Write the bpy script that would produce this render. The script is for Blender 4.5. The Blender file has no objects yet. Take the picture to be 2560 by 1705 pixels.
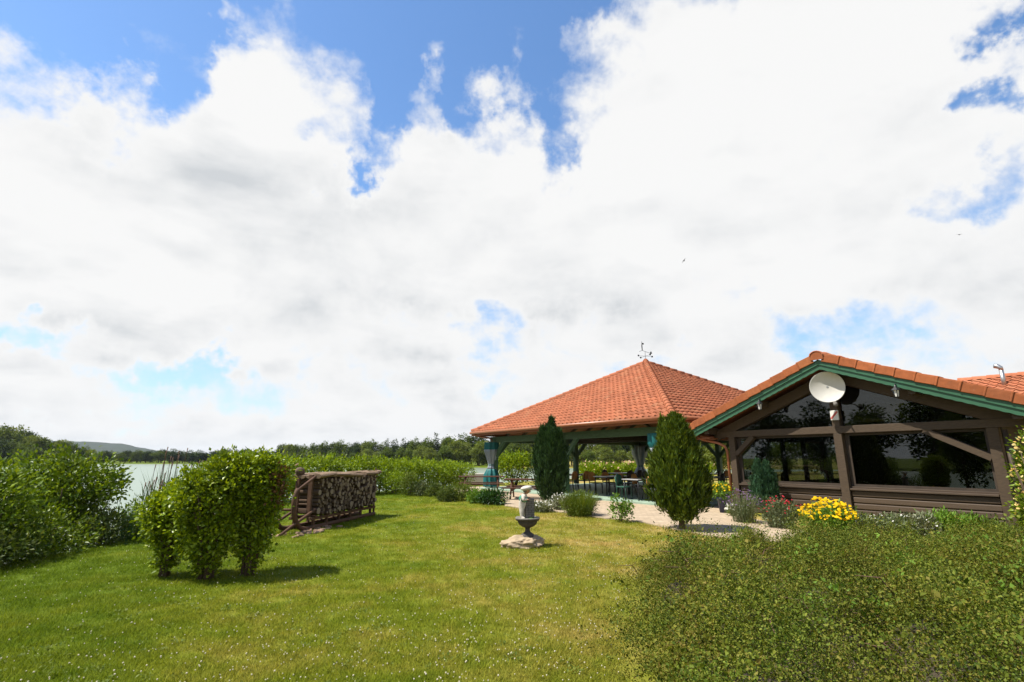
import bpy, bmesh, math, random
import numpy as np
from mathutils import Vector, Matrix, Euler

R = math.radians
scene = bpy.context.scene
COL = scene.collection

# ------------------------------------------------------------------ camera
FPX, PITCH, CAMH = 1250.0, math.atan(293 / 1250.0), 1.6      # focal length in photo pixels, tilt, eye height
cam_d = bpy.data.cameras.new('camera')
cam_d.sensor_width = 36.0
cam_d.lens = 36.0 * FPX / 2560.0
cam_d.clip_start, cam_d.clip_end = 0.05, 9000.0
cam = bpy.data.objects.new('camera', cam_d)
COL.objects.link(cam)
cam.location = (0, 0, CAMH)
cam.rotation_euler = (R(90) + PITCH, 0, 0)
scene.camera = cam

# ------------------------------------------------------------------ light
SUN_EL, SUN_DIR = R(60), Vector((-0.990, -0.137, 0)).normalized()     # horizontal direction towards the sun
SUN_AZ = math.atan2(SUN_DIR.x, SUN_DIR.y)
SUN_VEC = Vector((SUN_DIR.x * math.cos(SUN_EL), SUN_DIR.y * math.cos(SUN_EL), math.sin(SUN_EL)))
sun_d = bpy.data.lights.new('sun', 'SUN')
sun_d.energy, sun_d.angle, sun_d.color = 5.0, R(0.53), (1.0, 0.95, 0.86)
sun = bpy.data.objects.new('sun', sun_d)
COL.objects.link(sun)
sun.rotation_euler = (-SUN_VEC).to_track_quat('-Z', 'Y').to_euler()
sun.location = (0, 0, 60)

scene.view_settings.view_transform = 'Standard'
scene.view_settings.look = 'None'
scene.view_settings.gamma = 1.0
scene.view_settings.exposure = 0.8
scene.view_settings.use_curve_mapping = False
scene.cycles.use_denoising = True
scene.cycles.max_bounces = 8
scene.cycles.transparent_max_bounces = 12
scene.cycles.volume_bounces = 0
scene.cycles.use_adaptive_sampling = True
scene.cycles.adaptive_threshold = 0.004
scene.cycles.sample_clamp_indirect = 4.0


def azel(x, y):
    """sky direction (azimuth, elevation in radians) seen at a photo pixel"""
    u, v = (x - 1280) / FPX, (852.5 - y) / FPX
    d = Vector((u, math.cos(PITCH) - v * math.sin(PITCH), math.sin(PITCH) + v * math.cos(PITCH))).normalized()
    return math.atan2(d.x, d.y), math.asin(d.z)


def build_world():
    w = bpy.data.worlds.new('World')
    scene.world = w
    w.use_nodes = True
    nt = w.node_tree
    nt.nodes.clear()
    N, L = nt.nodes, nt.links

    def sock(s, v):
        if hasattr(v, 'links') or hasattr(v, 'is_linked'):
            L.new(v, s)
        else:
            s.default_value = v

    def M(op, a, b=0.0, c=0.0, clamp=False):
        n = N.new('ShaderNodeMath'); n.operation = op; n.use_clamp = clamp
        for i, v in enumerate((a, b, c)):
            sock(n.inputs[i], v)
        return n.outputs[0]

    def maprange(v, a, b, c=0.0, d=1.0, smooth=True):
        n = N.new('ShaderNodeMapRange')
        n.interpolation_type = 'SMOOTHSTEP' if smooth else 'LINEAR'
        sock(n.inputs[0], v); n.inputs[1].default_value = a; n.inputs[2].default_value = b
        n.inputs[3].default_value = c; n.inputs[4].default_value = d
        return n.outputs[0]

    def mixc(f, a, b):
        n = N.new('ShaderNodeMix'); n.data_type = 'RGBA'
        sock(n.inputs[0], f); sock(n.inputs[6], a); sock(n.inputs[7], b)
        return n.outputs[2]

    tc = N.new('ShaderNodeTexCoord').outputs['Generated']
    nrm = N.new('ShaderNodeVectorMath'); nrm.operation = 'NORMALIZE'; L.new(tc, nrm.inputs[0])
    d = nrm.outputs[0]
    sep = N.new('ShaderNodeSeparateXYZ'); L.new(d, sep.inputs[0])
    X, Y, Z = sep.outputs
    az0 = M('ARCTAN2', X, Y)
    el0 = M('ARCSINE', Z)
    # clouds are drawn on a shallow shell so that they crowd together towards the horizon
    den = M('ADD', M('MAXIMUM', Z, 0.0), 0.30)
    cmb = N.new('ShaderNodeCombineXYZ')
    L.new(M('DIVIDE', X, den), cmb.inputs[0]); L.new(M('DIVIDE', Y, den), cmb.inputs[1])
    L.new(M('MULTIPLY', Z, 1.6), cmb.inputs[2])
    P = cmb.outputs[0]
    cmb2 = N.new('ShaderNodeCombineXYZ')                       # a flatter copy for the long grey bases
    L.new(M('MULTIPLY', az0, 1.2), cmb2.inputs[0]); L.new(M('MULTIPLY', el0, 5.0), cmb2.inputs[2])

    def noise(vec, scale, detail, rough, off=(0, 0, 0), dist=0.0):
        mp = N.new('ShaderNodeMapping'); L.new(vec, mp.inputs[0]); mp.inputs[1].default_value = off
        n = N.new('ShaderNodeTexNoise'); L.new(mp.outputs[0], n.inputs['Vector'])
        n.inputs['Scale'].default_value = scale; n.inputs['Detail'].default_value = detail
        n.inputs['Roughness'].default_value = rough; n.inputs['Distortion'].default_value = dist
        return n.outputs['Fac']

    # the outlines are bent by two noise fields, so edges billow
    az = M('ADD', az0, M('ADD', M('MULTIPLY', M('SUBTRACT', noise(d, 5.0, 5, 0.55, (9.0, 1.0, 4.0)), 0.5), R(22)), M('MULTIPLY', M('SUBTRACT', noise(d, 17.0, 5, 0.6, (4.0, 1.0, 4.0)), 0.5), R(9))))
    el = M('ADD', el0, M('ADD', M('MULTIPLY', M('SUBTRACT', noise(d, 5.5, 5, 0.55, (2.0, 6.0, 1.0)), 0.5), R(13)), M('MULTIPLY', M('SUBTRACT', noise(d, 19.0, 5, 0.6, (8.0, 6.0, 1.0)), 0.5), R(7))))
    n_big = noise(d, 3.6, 10, 0.56, (3.1, 1.7, 0.4), 0.15)
    n_fine = noise(d, 13.0, 8, 0.62, (7.3, 2.2, 5.0), 0.2)
    # height of the cloud tops along the horizon (azimuth -> elevation)
    fc = N.new('ShaderNodeFloatCurve')
    cu = fc.mapping.curves[0]
    tops = [(-100, 28), (-50.1, 29.5), (-46.1, 30.0), (-42.4, 32.5), (-38.5, 31.5), (-35.8, 33.0), (-33.8, 38.5), (-31, 41.5),
            (-26, 40.5), (-21, 39), (-18.8, 34.5), (-14.4, 35.2), (-11.0, 38.5), (-8.6, 38.5), (-5.5, 34.5), (-0.5, 36), (2.9, 34),
            (6.0, 39), (11.8, 44), (22.2, 47), (35.5, 46), (52, 38), (100, 33)]
    pts = [((a + 100) / 200, h / 60) for a, h in tops]
    cu.points[0].location = pts[0]; cu.points[1].location = pts[-1]
    for q in pts[1:-1]:
        cu.points.new(*q)
    for q in cu.points:
        q.handle_type = 'AUTO_CLAMPED'
    fc.mapping.update()
    L.new(maprange(az, R(-100), R(100), 0, 1, False), fc.inputs['Value'])
    top = M('MULTIPLY', fc.outputs[0], R(60))
    cov = M('DIVIDE', M('SUBTRACT', top, el), R(6.0))
    cov = M('MINIMUM', M('MAXIMUM', cov, -1.6), 1.25)

    def blob(px, py, rx, ry, wt):
        a0, e0 = azel(px, py)
        a1, _ = azel(px + rx, py); _, e1 = azel(px, py - ry)
        u = M('DIVIDE', M('SUBTRACT', az, a0), abs(a1 - a0))
        v = M('DIVIDE', M('SUBTRACT', el, e0), abs(e1 - e0))
        r2 = M('ADD', M('MULTIPLY', u, u), M('MULTIPLY', v, v))
        return M('MULTIPLY', M('EXPONENT', M('MULTIPLY', r2, -1.0)), wt)

    for b in [(872, 440, 42, 65, -1.5), (790, 350, 60, 50, -0.5), (700, 330, 110, 50, -0.3), (150, 70, 330, 90, -1.0), (220, 400, 330, 120, 0.9), (520, 380, 160, 120, 0.6),
              (1345, 400, 36, 60, -0.4), (1000, 400, 110, 90, 0.8), (1200, 430, 110, 90, 0.7), (1210, 840, 200, 60, -1.35), (2060, 815, 230, 70, -1.15), (30, 850, 230, 50, -1.6),
              (20, 722, 140, 34, -1.3), (600, 985, 240, 75, -1.35), (420, 920, 150, 36, -1.2), (1180, 960, 220, 50, -1.15),
              (960, 770, 110, 36, -0.5), (2550, 200, 70, 60, -1.3), (2450, 480, 190, 70, -1.2), (2530, 370, 90, 70, -0.8), (2600, 10, 90, 50, -1.2), (2350, 120, 140, 120, 0.8),
              (1770, 110, 90, 70, -0.4), (250, 1060, 300, 26, -0.5), (1560, 910, 150, 45, -0.8), (2380, 930, 240, 32, -0.7),
              (1310, 170, 85, 120, 1.25), (1290, 280, 55, 60, 0.9), (1390, 60, 60, 80, 0.8), (1050, 200, 60, 60, 0.7), (350, 185, 45, 55, 0.55),
              (1530, 40, 90, 60, 0.7), (340, 138, 50, 22, 0.3), (258, 8, 45, 30, 0.5)]:
        cov = M('ADD', cov, blob(*b))
    nz = M('ADD', M('MULTIPLY', M('SUBTRACT', n_big, 0.48), 3.4), M('MULTIPLY', M('SUBTRACT', n_fine, 0.5), 2.2))
    nz = M('ADD', nz, M('MULTIPLY', M('SUBTRACT', noise(P, 2.1, 9, 0.6, (2.0, 8.1, 1.1), 0.3), 0.5), 2.6))
    cov = M('ADD', cov, nz)
    alpha = maprange(cov, -0.55, 0.75)
    # relief of the clouds: difference of a billow field towards the sun
    S = SUN_VEC
    b1 = noise(P, 1.9, 7, 0.52, (1.3, 4.2, 0.3), 0.25)
    b2 = noise(P, 1.9, 7, 0.52, (1.3 + S.x * 0.10, 4.2 + S.y * 0.10, 0.3 + S.z * 0.22), 0.25)
    relief = M('SUBTRACT', b1, b2)
    thick = maprange(cov, 0.2, 2.6)
    soft = noise(P, 1.15, 7, 0.55, (5.0, 0.6, 2.0), 0.2)
    band = noise(cmb2.outputs[0], 2.2, 6, 0.55, (1.0, 3.0, 0.5), 0.2)
    grey = M('ADD', M('MULTIPLY', M('SUBTRACT', soft, 0.44), 1.7), M('MULTIPLY', relief, 4.2))
    grey = M('ADD', grey, M('MULTIPLY', M('SUBTRACT', band, 0.46), 1.7))
    grey = M('ADD', grey, maprange(el0, R(40), R(6), -0.14, 0.16))
    grey = M('MULTIPLY', M('MAXIMUM', M('ADD', grey, 0.10), 0.0), thick)
    grey = M('MULTIPLY', maprange(grey, 0.0, 1.0, 0.0, 1.0, False), 0.88)
    ccol = mixc(grey, (5.42, 5.42, 5.40, 1), (3.45, 3.62, 3.80, 1))
    sky = N.new('ShaderNodeTexSky'); sky.sky_type = 'NISHITA'; sky.sun_disc = False
    sky.sun_elevation = SUN_EL; sky.sun_rotation = SUN_AZ % (2 * math.pi)
    sky.air_density = 1.0; sky.dust_density = 0.3; sky.ozone_density = 2.0
    hz = maprange(el0, R(24), R(0), 0.0, 0.62)
    hs = N.new('ShaderNodeHueSaturation'); hs.inputs['Saturation'].default_value = 1.15; hs.inputs['Value'].default_value = 1.25
    L.new(sky.outputs[0], hs.inputs['Color'])
    clear = mixc(hz, hs.outputs[0], (2.7, 3.9, 5.1, 1))
    col = mixc(alpha, clear, ccol)
    bg = N.new('ShaderNodeBackground'); bg.inputs[1].default_value = 0.1
    L.new(col, bg.inputs[0])
    out = N.new('ShaderNodeOutputWorld'); L.new(bg.outputs[0], out.inputs[0])
    w.cycles.sampling_method = 'MANUAL'
    w.cycles.sample_map_resolution = 512


build_world()

# ------------------------------------------------------------------ helpers
def ray(x, y):
    u, v = (x - 1280) / FPX, (852.5 - y) / FPX
    return np.array((u, math.cos(PITCH) - v * math.sin(PITCH), math.sin(PITCH) + v * math.cos(PITCH)))


def gp(x, y, h=0.0):
    """the point of the place at height h that the photo shows at pixel (x, y)"""
    d = ray(x, y); t = (h - CAMH) / d[2]
    return Vector((t * d[0], t * d[1], h))


def at(x, y, depth):
    d = ray(x, y); t = depth / d[1]
    return Vector((t * d[0], depth, CAMH + t * d[2]))


def tag(o, label=None, cat=None, group=None, kind=None):
    if label: o['label'] = label
    if cat: o['category'] = cat
    if group: o['group'] = group
    if kind: o['kind'] = kind
    return o


def empty(name, loc, rz=0.0, label=None, cat=None, group=None):
    o = bpy.data.objects.new(name, None)
    o.empty_display_size = 0.1
    COL.objects.link(o)
    o.location = loc; o.rotation_euler = (0, 0, rz)
    return tag(o, label, cat, group)


def mesh_np(name, V, F4=None, F3=None, smooth=False):
    """mesh from arrays: V (n,3), F4 (m,4) quads and/or F3 (k,3) triangles"""
    me = bpy.data.meshes.new(name)
    V = np.asarray(V, dtype=np.float32)
    idx, start, tot, pos = [], [], [], 0
    if F4 is not None and len(F4):
        F4 = np.asarray(F4, dtype=np.int32); idx.append(F4.ravel())
        start.append(np.arange(len(F4), dtype=np.int32) * 4); pos = len(F4) * 4
    if F3 is not None and len(F3):
        F3 = np.asarray(F3, dtype=np.int32); idx.append(F3.ravel())
        start.append(np.arange(len(F3), dtype=np.int32) * 3 + pos)
    idx = np.concatenate(idx); start = np.concatenate(start)
    me.vertices.add(len(V)); me.vertices.foreach_set('co', V.ravel())
    me.loops.add(len(idx)); me.loops.foreach_set('vertex_index', idx)
    me.polygons.add(len(start)); me.polygons.foreach_set('loop_start', start)
    me.update(calc_edges=True)
    if smooth:
        me.polygons.foreach_set('use_smooth', np.ones(len(start), dtype=bool))
    return me


def obj(name, me, mat=None, parent=None, loc=None):
    o = bpy.data.objects.new(name, me)
    COL.objects.link(o)
    if mat is not None and len(me.materials) == 0:
        me.materials.append(mat)
    if parent is not None:
        o.parent = parent
    if loc is not None:
        o.location = loc
    return o


class MB:
    """collects boxes, tubes, lathes and prisms into one mesh"""
    def __init__(self):
        self.v, self.f, self.sm = [], [], []

    def add(self, vs, fs, smooth=False):
        b = len(self.v)
        self.v += [tuple(q) for q in vs]
        self.f += [tuple(i + b for i in q) for q in fs]
        self.sm += [smooth] * len(fs)
        return self

    def box(self, c, s, rot=None, taper=1.0):
        hx, hy, hz = s[0] / 2, s[1] / 2, s[2] / 2
        vs = []
        for z in (-1, 1):
            k = taper if z > 0 else 1.0
            for x, y in ((-1, -1), (1, -1), (1, 1), (-1, 1)):
                vs.append(Vector((x * hx * k, y * hy * k, z * hz)))
        if rot is not None:
            m = rot if isinstance(rot, Matrix) else Euler(rot).to_matrix()
            vs = [m @ q for q in vs]
        c = Vector(c)
        return self.add([q + c for q in vs], [(0, 3, 2, 1), (4, 5, 6, 7), (0, 1, 5, 4), (1, 2, 6, 5), (2, 3, 7, 6), (3, 0, 4, 7)])

    def bar(self, a, b, w, h, up=(0, 0, 1)):
        """square timber from a to b: w across, h along up"""
        a, b = Vector(a), Vector(b)
        d = (b - a); ln = d.length; d.normalize()
        u = Vector(up); s = d.cross(u).normalized(); u = s.cross(d).normalized()
        m = Matrix((s, d, u)).transposed()
        return self.box((a + b) / 2, (w, ln, h), m)

    def tube(self, pts, rad, sides=8, caps=True, smooth=True):
        pts = [Vector(q) for q in pts]
        n = len(pts)
        rad = [rad] * n if not hasattr(rad, '__len__') else rad
        vs, fs = [], []
        prev = None
        for i, q in enumerate(pts):
            t = (pts[min(i + 1, n - 1)] - pts[max(i - 1, 0)]).normalized()
            ref = prev if prev is not None else (Vector((1, 0, 0)) if abs(t.z) > 0.8 else Vector((0, 0, 1)))
            s = (ref - t * ref.dot(t))
            if s.length < 1e-5: s = t.orthogonal()
            s.normalize(); prev = s
            u = t.cross(s)
            for k in range(sides):
                a = 2 * math.pi * k / sides
                vs.append(q + (s * math.cos(a) + u * math.sin(a)) * rad[i])
        for i in range(n - 1):
            for k in range(sides):
                k2 = (k + 1) % sides
                fs.append((i * sides + k, i * sides + k2, (i + 1) * sides + k2, (i + 1) * sides + k))
        self.add(vs, fs, smooth)
        if caps:
            b = len(self.v) - len(vs)
            self.f.append(tuple(b + k for k in reversed(range(sides)))); self.sm.append(False)
            self.f.append(tuple(b + (n - 1) * sides + k for k in range(sides))); self.sm.append(False)
        return self

    def lathe(self, prof, c=(0, 0, 0), seg=20, smooth=True, wob=None):
        c = Vector(c); vs, fs = [], []
        for j, (r, z) in enumerate(prof):
            for k in range(seg):
                a = 2 * math.pi * k / seg
                rr = r * (wob(a, z) if wob else 1.0)
                vs.append(c + Vector((rr * math.cos(a), rr * math.sin(a), z)))
        for j in range(len(prof) - 1):
            for k in range(seg):
                k2 = (k + 1) % seg
                fs.append((j * seg + k, j * seg + k2, (j + 1) * seg + k2, (j + 1) * seg + k))
        fs.append(tuple(reversed(range(seg)))); fs.append(tuple((len(prof) - 1) * seg + k for k in range(seg)))
        return self.add(vs, fs, smooth)

    def prism(self, poly, y0, y1, plane='xz'):
        """a polygon in the xz (or xy) plane, given depth from y0 to y1"""
        if plane == 'xz':
            A = [(x, y0, z) for x, z in poly]; B = [(x, y1, z) for x, z in poly]
        else:
            A = [(x, z, y0) for x, z in poly]; B = [(x, z, y1) for x, z in poly]
        n = len(poly)
        fs = [tuple(range(n)), tuple(reversed(range(n, 2 * n)))]
        for i in range(n):
            j = (i + 1) % n
            fs.append((i, i + n, j + n, j))
        return self.add(A + B, fs)

    def ellipsoid(self, c, r, seg=12, rings=8, rot=None):
        vs, fs = [], []
        for j in range(rings + 1):
            th = math.pi * j / rings
            for k in range(seg):
                a = 2 * math.pi * k / seg
                q = Vector((r[0] * math.sin(th) * math.cos(a), r[1] * math.sin(th) * math.sin(a), r[2] * math.cos(th)))
                vs.append(q)
        if rot is not None:
            m = Euler(rot).to_matrix(); vs = [m @ q for q in vs]
        vs = [q + Vector(c) for q in vs]
        for j in range(rings):
            for k in range(seg):
                k2 = (k + 1) % seg
                fs.append((j * seg + k, (j + 1) * seg + k, (j + 1) * seg + k2, j * seg + k2))
        return self.add(vs, fs, True)

    def mesh(self, name):
        me = bpy.data.meshes.new(name)
        me.from_pydata(self.v, [], self.f)
        me.polygons.foreach_set('use_smooth', self.sm)
        bm = bmesh.new(); bm.from_mesh(me)
        bmesh.ops.remove_doubles(bm, verts=bm.verts, dist=1e-5)
        bmesh.ops.recalc_face_normals(bm, faces=bm.faces)
        bm.to_mesh(me); bm.free()
        return me

    def build(self, name, mat, parent=None, loc=None, bevel=0.0):
        o = obj(name, self.mesh(name), mat, parent, loc)
        if bevel:
            md = o.modifiers.new('bevel', 'BEVEL'); md.width = bevel; md.segments = 2; md.limit_method = 'ANGLE'
        return o


def clone(src, loc, rz=0.0, scale=1.0, label=None):
    c = src.copy(); COL.objects.link(c)
    c.location = loc; c.rotation_euler = (0, 0, rz); c.scale = (scale,) * 3 if not hasattr(scale, '__len__') else scale
    if label: c['label'] = label
    for ch in [q for q in bpy.data.objects if q.parent == src]:
        k = ch.copy(); COL.objects.link(k); k.parent = c
        for g in [q for q in bpy.data.objects if q.parent == ch]:
            h = g.copy(); COL.objects.link(h); h.parent = k
    return c


# ------------------------------------------------------------------ materials
class NT:
    def __init__(self, name):
        self.m = bpy.data.materials.new(name); self.m.use_nodes = True
        self.t = self.m.node_tree; self.t.nodes.clear()
        self.out = self.t.nodes.new('ShaderNodeOutputMaterial')

    def n(self, typ, **kw):
        q = self.t.nodes.new(typ)
        for k, v in kw.items(): setattr(q, k, v)
        return q

    def l(self, a, b): self.t.links.new(a, b)

    def pos(self, world=True):
        if world: return self.n('ShaderNodeNewGeometry').outputs['Position']
        return self.n('ShaderNodeTexCoord').outputs['Object']

    def noise(self, scale, detail=4, rough=0.55, world=True, stretch=None, vec=None, dist=0.0):
        v = vec if vec is not None else self.pos(world)
        if stretch is not None:
            mp = self.n('ShaderNodeMapping'); self.l(v, mp.inputs[0]); mp.inputs[3].default_value = stretch; v = mp.outputs[0]
        q = self.n('ShaderNodeTexNoise'); self.l(v, q.inputs['Vector'])
        q.inputs['Scale'].default_value = scale; q.inputs['Detail'].default_value = detail; q.inputs['Roughness'].default_value = rough
        q.inputs['Distortion'].default_value = dist
        return q.outputs['Fac']

    def ramp(self, fac, stops, interp='LINEAR'):
        q = self.n('ShaderNodeValToRGB'); self.l(fac, q.inputs[0]); cr = q.color_ramp; cr.interpolation = interp
        while len(cr.elements) < len(stops): cr.elements.new(0.5)
        for e, (p, c) in zip(cr.elements, stops):
            e.position = p; e.color = (*c, 1) if len(c) == 3 else c
        return q.outputs[0]

    def mix(self, f, a, b, blend='MIX'):
        q = self.n('ShaderNodeMix', data_type='RGBA', blend_type=blend)
        for s, v in ((q.inputs[0], f), (q.inputs[6], a), (q.inputs[7], b)):
            if hasattr(v, 'is_linked'): self.l(v, s)
            elif hasattr(v, '__len__') and len(v) == 3: s.default_value = (*v, 1)
            else: s.default_value = v
        return q.outputs[2]

    def math(self, op, a, b=0.0):
        q = self.n('ShaderNodeMath', operation=op)
        for s, v in ((q.inputs[0], a), (q.inputs[1], b)):
            if hasattr(v, 'is_linked'): self.l(v, s)
            else: s.default_value = v
        return q.outputs[0]

    def bsdf(self, col, rough=0.6, spec=0.3, metal=0.0, bump=None, bump_s=0.3, bump_d=0.01):
        p = self.n('ShaderNodeBsdfPrincipled')
        if hasattr(col, 'is_linked'): self.l(col, p.inputs['Base Color'])
        else: p.inputs['Base Color'].default_value = (*col, 1)
        if hasattr(rough, 'is_linked'): self.l(rough, p.inputs['Roughness'])
        else: p.inputs['Roughness'].default_value = rough
        p.inputs['Specular IOR Level'].default_value = spec
        p.inputs['Metallic'].default_value = metal
        if bump is not None:
            b = self.n('ShaderNodeBump'); b.inputs['Strength'].default_value = bump_s; b.inputs['Distance'].default_value = bump_d
            self.l(bump, b.inputs['Height']); self.l(b.outputs[0], p.inputs['Normal'])
        return p

    def done(self, shader):
        self.l(shader.outputs[0], self.out.inputs[0]); return self.m


def sc(c, k): return tuple(min(1.0, q * k) for q in c)


def plain(name, col, rough=0.6, var=0.25, scale=6.0, spec=0.3, metal=0.0, bump=0.2, bd=0.004, stretch=None, world=False, isl=0.0):
    t = NT(name)
    f = t.noise(scale, 6, 0.6, world, stretch)
    c = t.ramp(f, [(0.25, sc(col, 1 - var)), (0.75, sc(col, 1 + var))])
    if isl:
        r = t.n('ShaderNodeObjectInfo').outputs['Random']
        g = t.n('ShaderNodeNewGeometry').outputs['Random Per Island']
        r = t.math('FRACT', t.math('ADD', r, g))
        c = t.mix(1.0, c, t.ramp(r, [(0, (1 - isl,) * 3), (1, (1 + isl * 0.6,) * 3)]), 'MULTIPLY')
    return t.done(t.bsdf(c, rough, spec, metal, f, bump, bd))


def leaf_mat(name, cols, trans=0.35, rough=0.45, spec=0.3, patch=0.25, pscale=1.2, alt=None):
    """leaves: colour differs from leaf to leaf and a little from patch to patch"""
    t = NT(name)
    r = t.n('ShaderNodeNewGeometry').outputs['Random Per Island']
    k = len(cols)
    c = t.ramp(r, [(i / max(1, k - 1), q) for i, q in enumerate(cols)])
    if alt:
        c = t.mix(t.ramp(t.noise(1.6, 5, 0.65), [(0.44, (0, 0, 0)), (0.62, (1, 1, 1))]), c, t.ramp(r, [(i / max(1, len(alt) - 1), q) for i, q in enumerate(alt)]))
    f = t.noise(pscale, 3, 0.5)
    c = t.mix(1.0, c, t.ramp(f, [(0.3, (1 - patch,) * 3), (0.7, (1 + patch * 0.5,) * 3)]), 'MULTIPLY')
    p = t.bsdf(c, rough + 0.08, spec * 0.5)
    tr = t.n('ShaderNodeBsdfTranslucent')
    c2 = t.mix(1.0, c, (1.25, 1.15, 0.5), 'MULTIPLY'); t.l(c2, tr.inputs[0])
    m = t.n('ShaderNodeMixShader'); m.inputs[0].default_value = trans
    t.l(p.outputs[0], m.inputs[1]); t.l(tr.outputs[0], m.inputs[2])
    return t.done(m)


def lawn_color(t):
    """one colour field for the soil-level turf and the blades on it: fresh green, dry straw patches"""
    pos = t.pos()
    sepn = t.n('ShaderNodeSeparateXYZ'); t.l(pos, sepn.inputs[0])
    f = t.noise(0.55, 5, 0.6, vec=pos)
    f2 = t.noise(2.6, 4, 0.6, vec=pos)
    bias = t.n('ShaderNodeMapRange'); t.l(sepn.outputs[0], bias.inputs[0])
    bias.inputs[1].default_value = -6.0; bias.inputs[2].default_value = 3.0; bias.inputs[3].default_value = -0.17; bias.inputs[4].default_value = 0.15
    dry = t.math('ADD', t.math('ADD', t.math('MULTIPLY', f, 0.75), t.math('MULTIPLY', f2, 0.3)), bias.outputs[0])
    return t.ramp(dry, [(0.34, (0.108, 0.166, 0.009)), (0.50, (0.182, 0.216, 0.017)), (0.62, (0.268, 0.250, 0.042)), (0.78, (0.43, 0.32, 0.115))])


MAT = {}


def make_materials():
    m = MAT
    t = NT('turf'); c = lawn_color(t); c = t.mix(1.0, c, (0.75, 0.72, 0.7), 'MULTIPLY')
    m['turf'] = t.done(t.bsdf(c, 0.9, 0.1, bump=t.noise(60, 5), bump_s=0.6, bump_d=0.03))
    t = NT('grass_blade'); c = lawn_color(t)
    r = t.n('ShaderNodeNewGeometry').outputs['Random Per Island']
    c = t.mix(1.0, c, t.ramp(r, [(0, (0.45, 0.52, 0.5)), (0.5, (0.95, 0.95, 0.9)), (0.85, (1.25, 1.2, 1.0)), (1, (2.0, 1.7, 2.2))]), 'MULTIPLY')
    p = t.bsdf(c, 0.65, 0.05); tr = t.n('ShaderNodeBsdfTranslucent'); t.l(t.mix(1.0, c, (1.2, 1.15, 0.6), 'MULTIPLY'), tr.inputs[0])
    x = t.n('ShaderNodeMixShader'); x.inputs[0].default_value = 0.35; t.l(p.outputs[0], x.inputs[1]); t.l(tr.outputs[0], x.inputs[2])
    m['blade'] = t.done(x)
    m['clover'] = plain('clover_white', (0.50, 0.45, 0.32), 0.8, 0.15, 40)
    # path: small pale pavers with sandy joints
    t = NT('path'); mp = t.n('ShaderNodeMapping'); t.l(t.pos(), mp.inputs[0]); mp.inputs[2].default_value = (0, 0, R(-34))
    b = t.n('ShaderNodeTexBrick'); t.l(mp.outputs[0], b.inputs['Vector']); b.inputs['Scale'].default_value = 1.0
    b.inputs['Brick Width'].default_value = 0.21; b.inputs['Row Height'].default_value = 0.105; b.inputs['Mortar Size'].default_value = 0.008
    b.inputs['Color1'].default_value = (0.43, 0.335, 0.23, 1); b.inputs['Color2'].default_value = (0.35, 0.27, 0.185, 1); b.inputs['Mortar'].default_value = (0.27, 0.21, 0.14, 1)
    f = t.noise(3.0, 6); c = t.mix(1.0, b.outputs[0], t.ramp(f, [(0.3, (0.8, 0.8, 0.8)), (0.7, (1.1, 1.1, 1.08))]), 'MULTIPLY')
    m['path'] = t.done(t.bsdf(c, 0.85, 0.2, bump=b.outputs['Fac'], bump_s=-0.4, bump_d=0.004))
    # lake
    t = NT('water')
    w1 = t.noise(0.9, 4, 0.55, stretch=(1.0, 0.55, 1)); w2 = t.noise(4.0, 3, 0.5)
    h = t.math('ADD', t.math('MULTIPLY', w1, 0.8), t.math('MULTIPLY', w2, 0.2))
    m['water'] = t.done(t.bsdf((0.19, 0.235, 0.165), 0.28, 0.5, bump=h, bump_s=0.25, bump_d=0.04))
    # timber and metal
    m['brown_wood'] = plain('brown_wood', (0.062, 0.042, 0.025), 0.65, 0.35, 9, stretch=(1, 1, 6), bump=0.3)
    m['plank_wood'] = plain('plank_wood', (0.068, 0.046, 0.029), 0.6, 0.3, 5, stretch=(0.6, 6, 9), bump=0.3, isl=0.18)
    m['soffit'] = plain('soffit_wood', (0.22, 0.075, 0.026), 0.6, 0.35, 5, stretch=(6, 0.6, 6), bump=0.2)
    m['green_paint'] = plain('green_paint', (0.032, 0.102, 0.054), 0.42, 0.14, 4, spec=0.4, bump=0.1)
    m['green_frame'] = plain('green_frame', (0.062, 0.115, 0.058), 0.6, 0.2, 5, stretch=(1, 1, 4), bump=0.2)
    m['dark_frame'] = plain('dark_frame', (0.045, 0.032, 0.022), 0.6, 0.3, 6)
    for key, nm, col in (('tile', 'roof_tile', (0.365, 0.124, 0.060)), ('rake', 'rake_tile', (0.30, 0.092, 0.032))):
        t = NT(nm)                                       # fired clay: tile to tile differences, sooty and lichen-grey patches, grain
        gi = t.n('ShaderNodeNewGeometry').outputs['Random Per Island']; oi = t.n('ShaderNodeObjectInfo').outputs['Random']
        r = t.math('FRACT', t.math('ADD', gi, oi))
        c = t.ramp(r, [(0, sc(col, 0.84)), (0.5, col), (0.85, sc(col, 1.10)), (1, (col[0] * 1.0, col[1] * 1.2, col[2] * 1.25))])
        w = t.noise(0.9, 5, 0.65); c = t.mix(t.ramp(w, [(0.50, (0, 0, 0)), (0.80, (0.40,) * 3)]), c, (0.16, 0.075, 0.045))
        g = t.noise(9, 6, 0.65); c = t.mix(1.0, c, t.ramp(g, [(0.3, (0.78,) * 3), (0.7, (1.12,) * 3)]), 'MULTIPLY')
        li = t.noise(14, 4, 0.7); c = t.mix(t.ramp(li, [(0.66, (0, 0, 0)), (0.74, (0.5,) * 3)]), c, (0.24, 0.20, 0.14))
        m[key] = t.done(t.bsdf(c, 0.85, 0.2, bump=g, bump_s=0.4, bump_d=0.006))
    m['copper'] = plain('copper_paint', (0.28, 0.095, 0.034), 0.4, 0.25, 8, spec=0.5)
    m['dark'] = plain('black_metal', (0.012, 0.013, 0.014), 0.45, 0.2, 10, spec=0.4)
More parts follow.
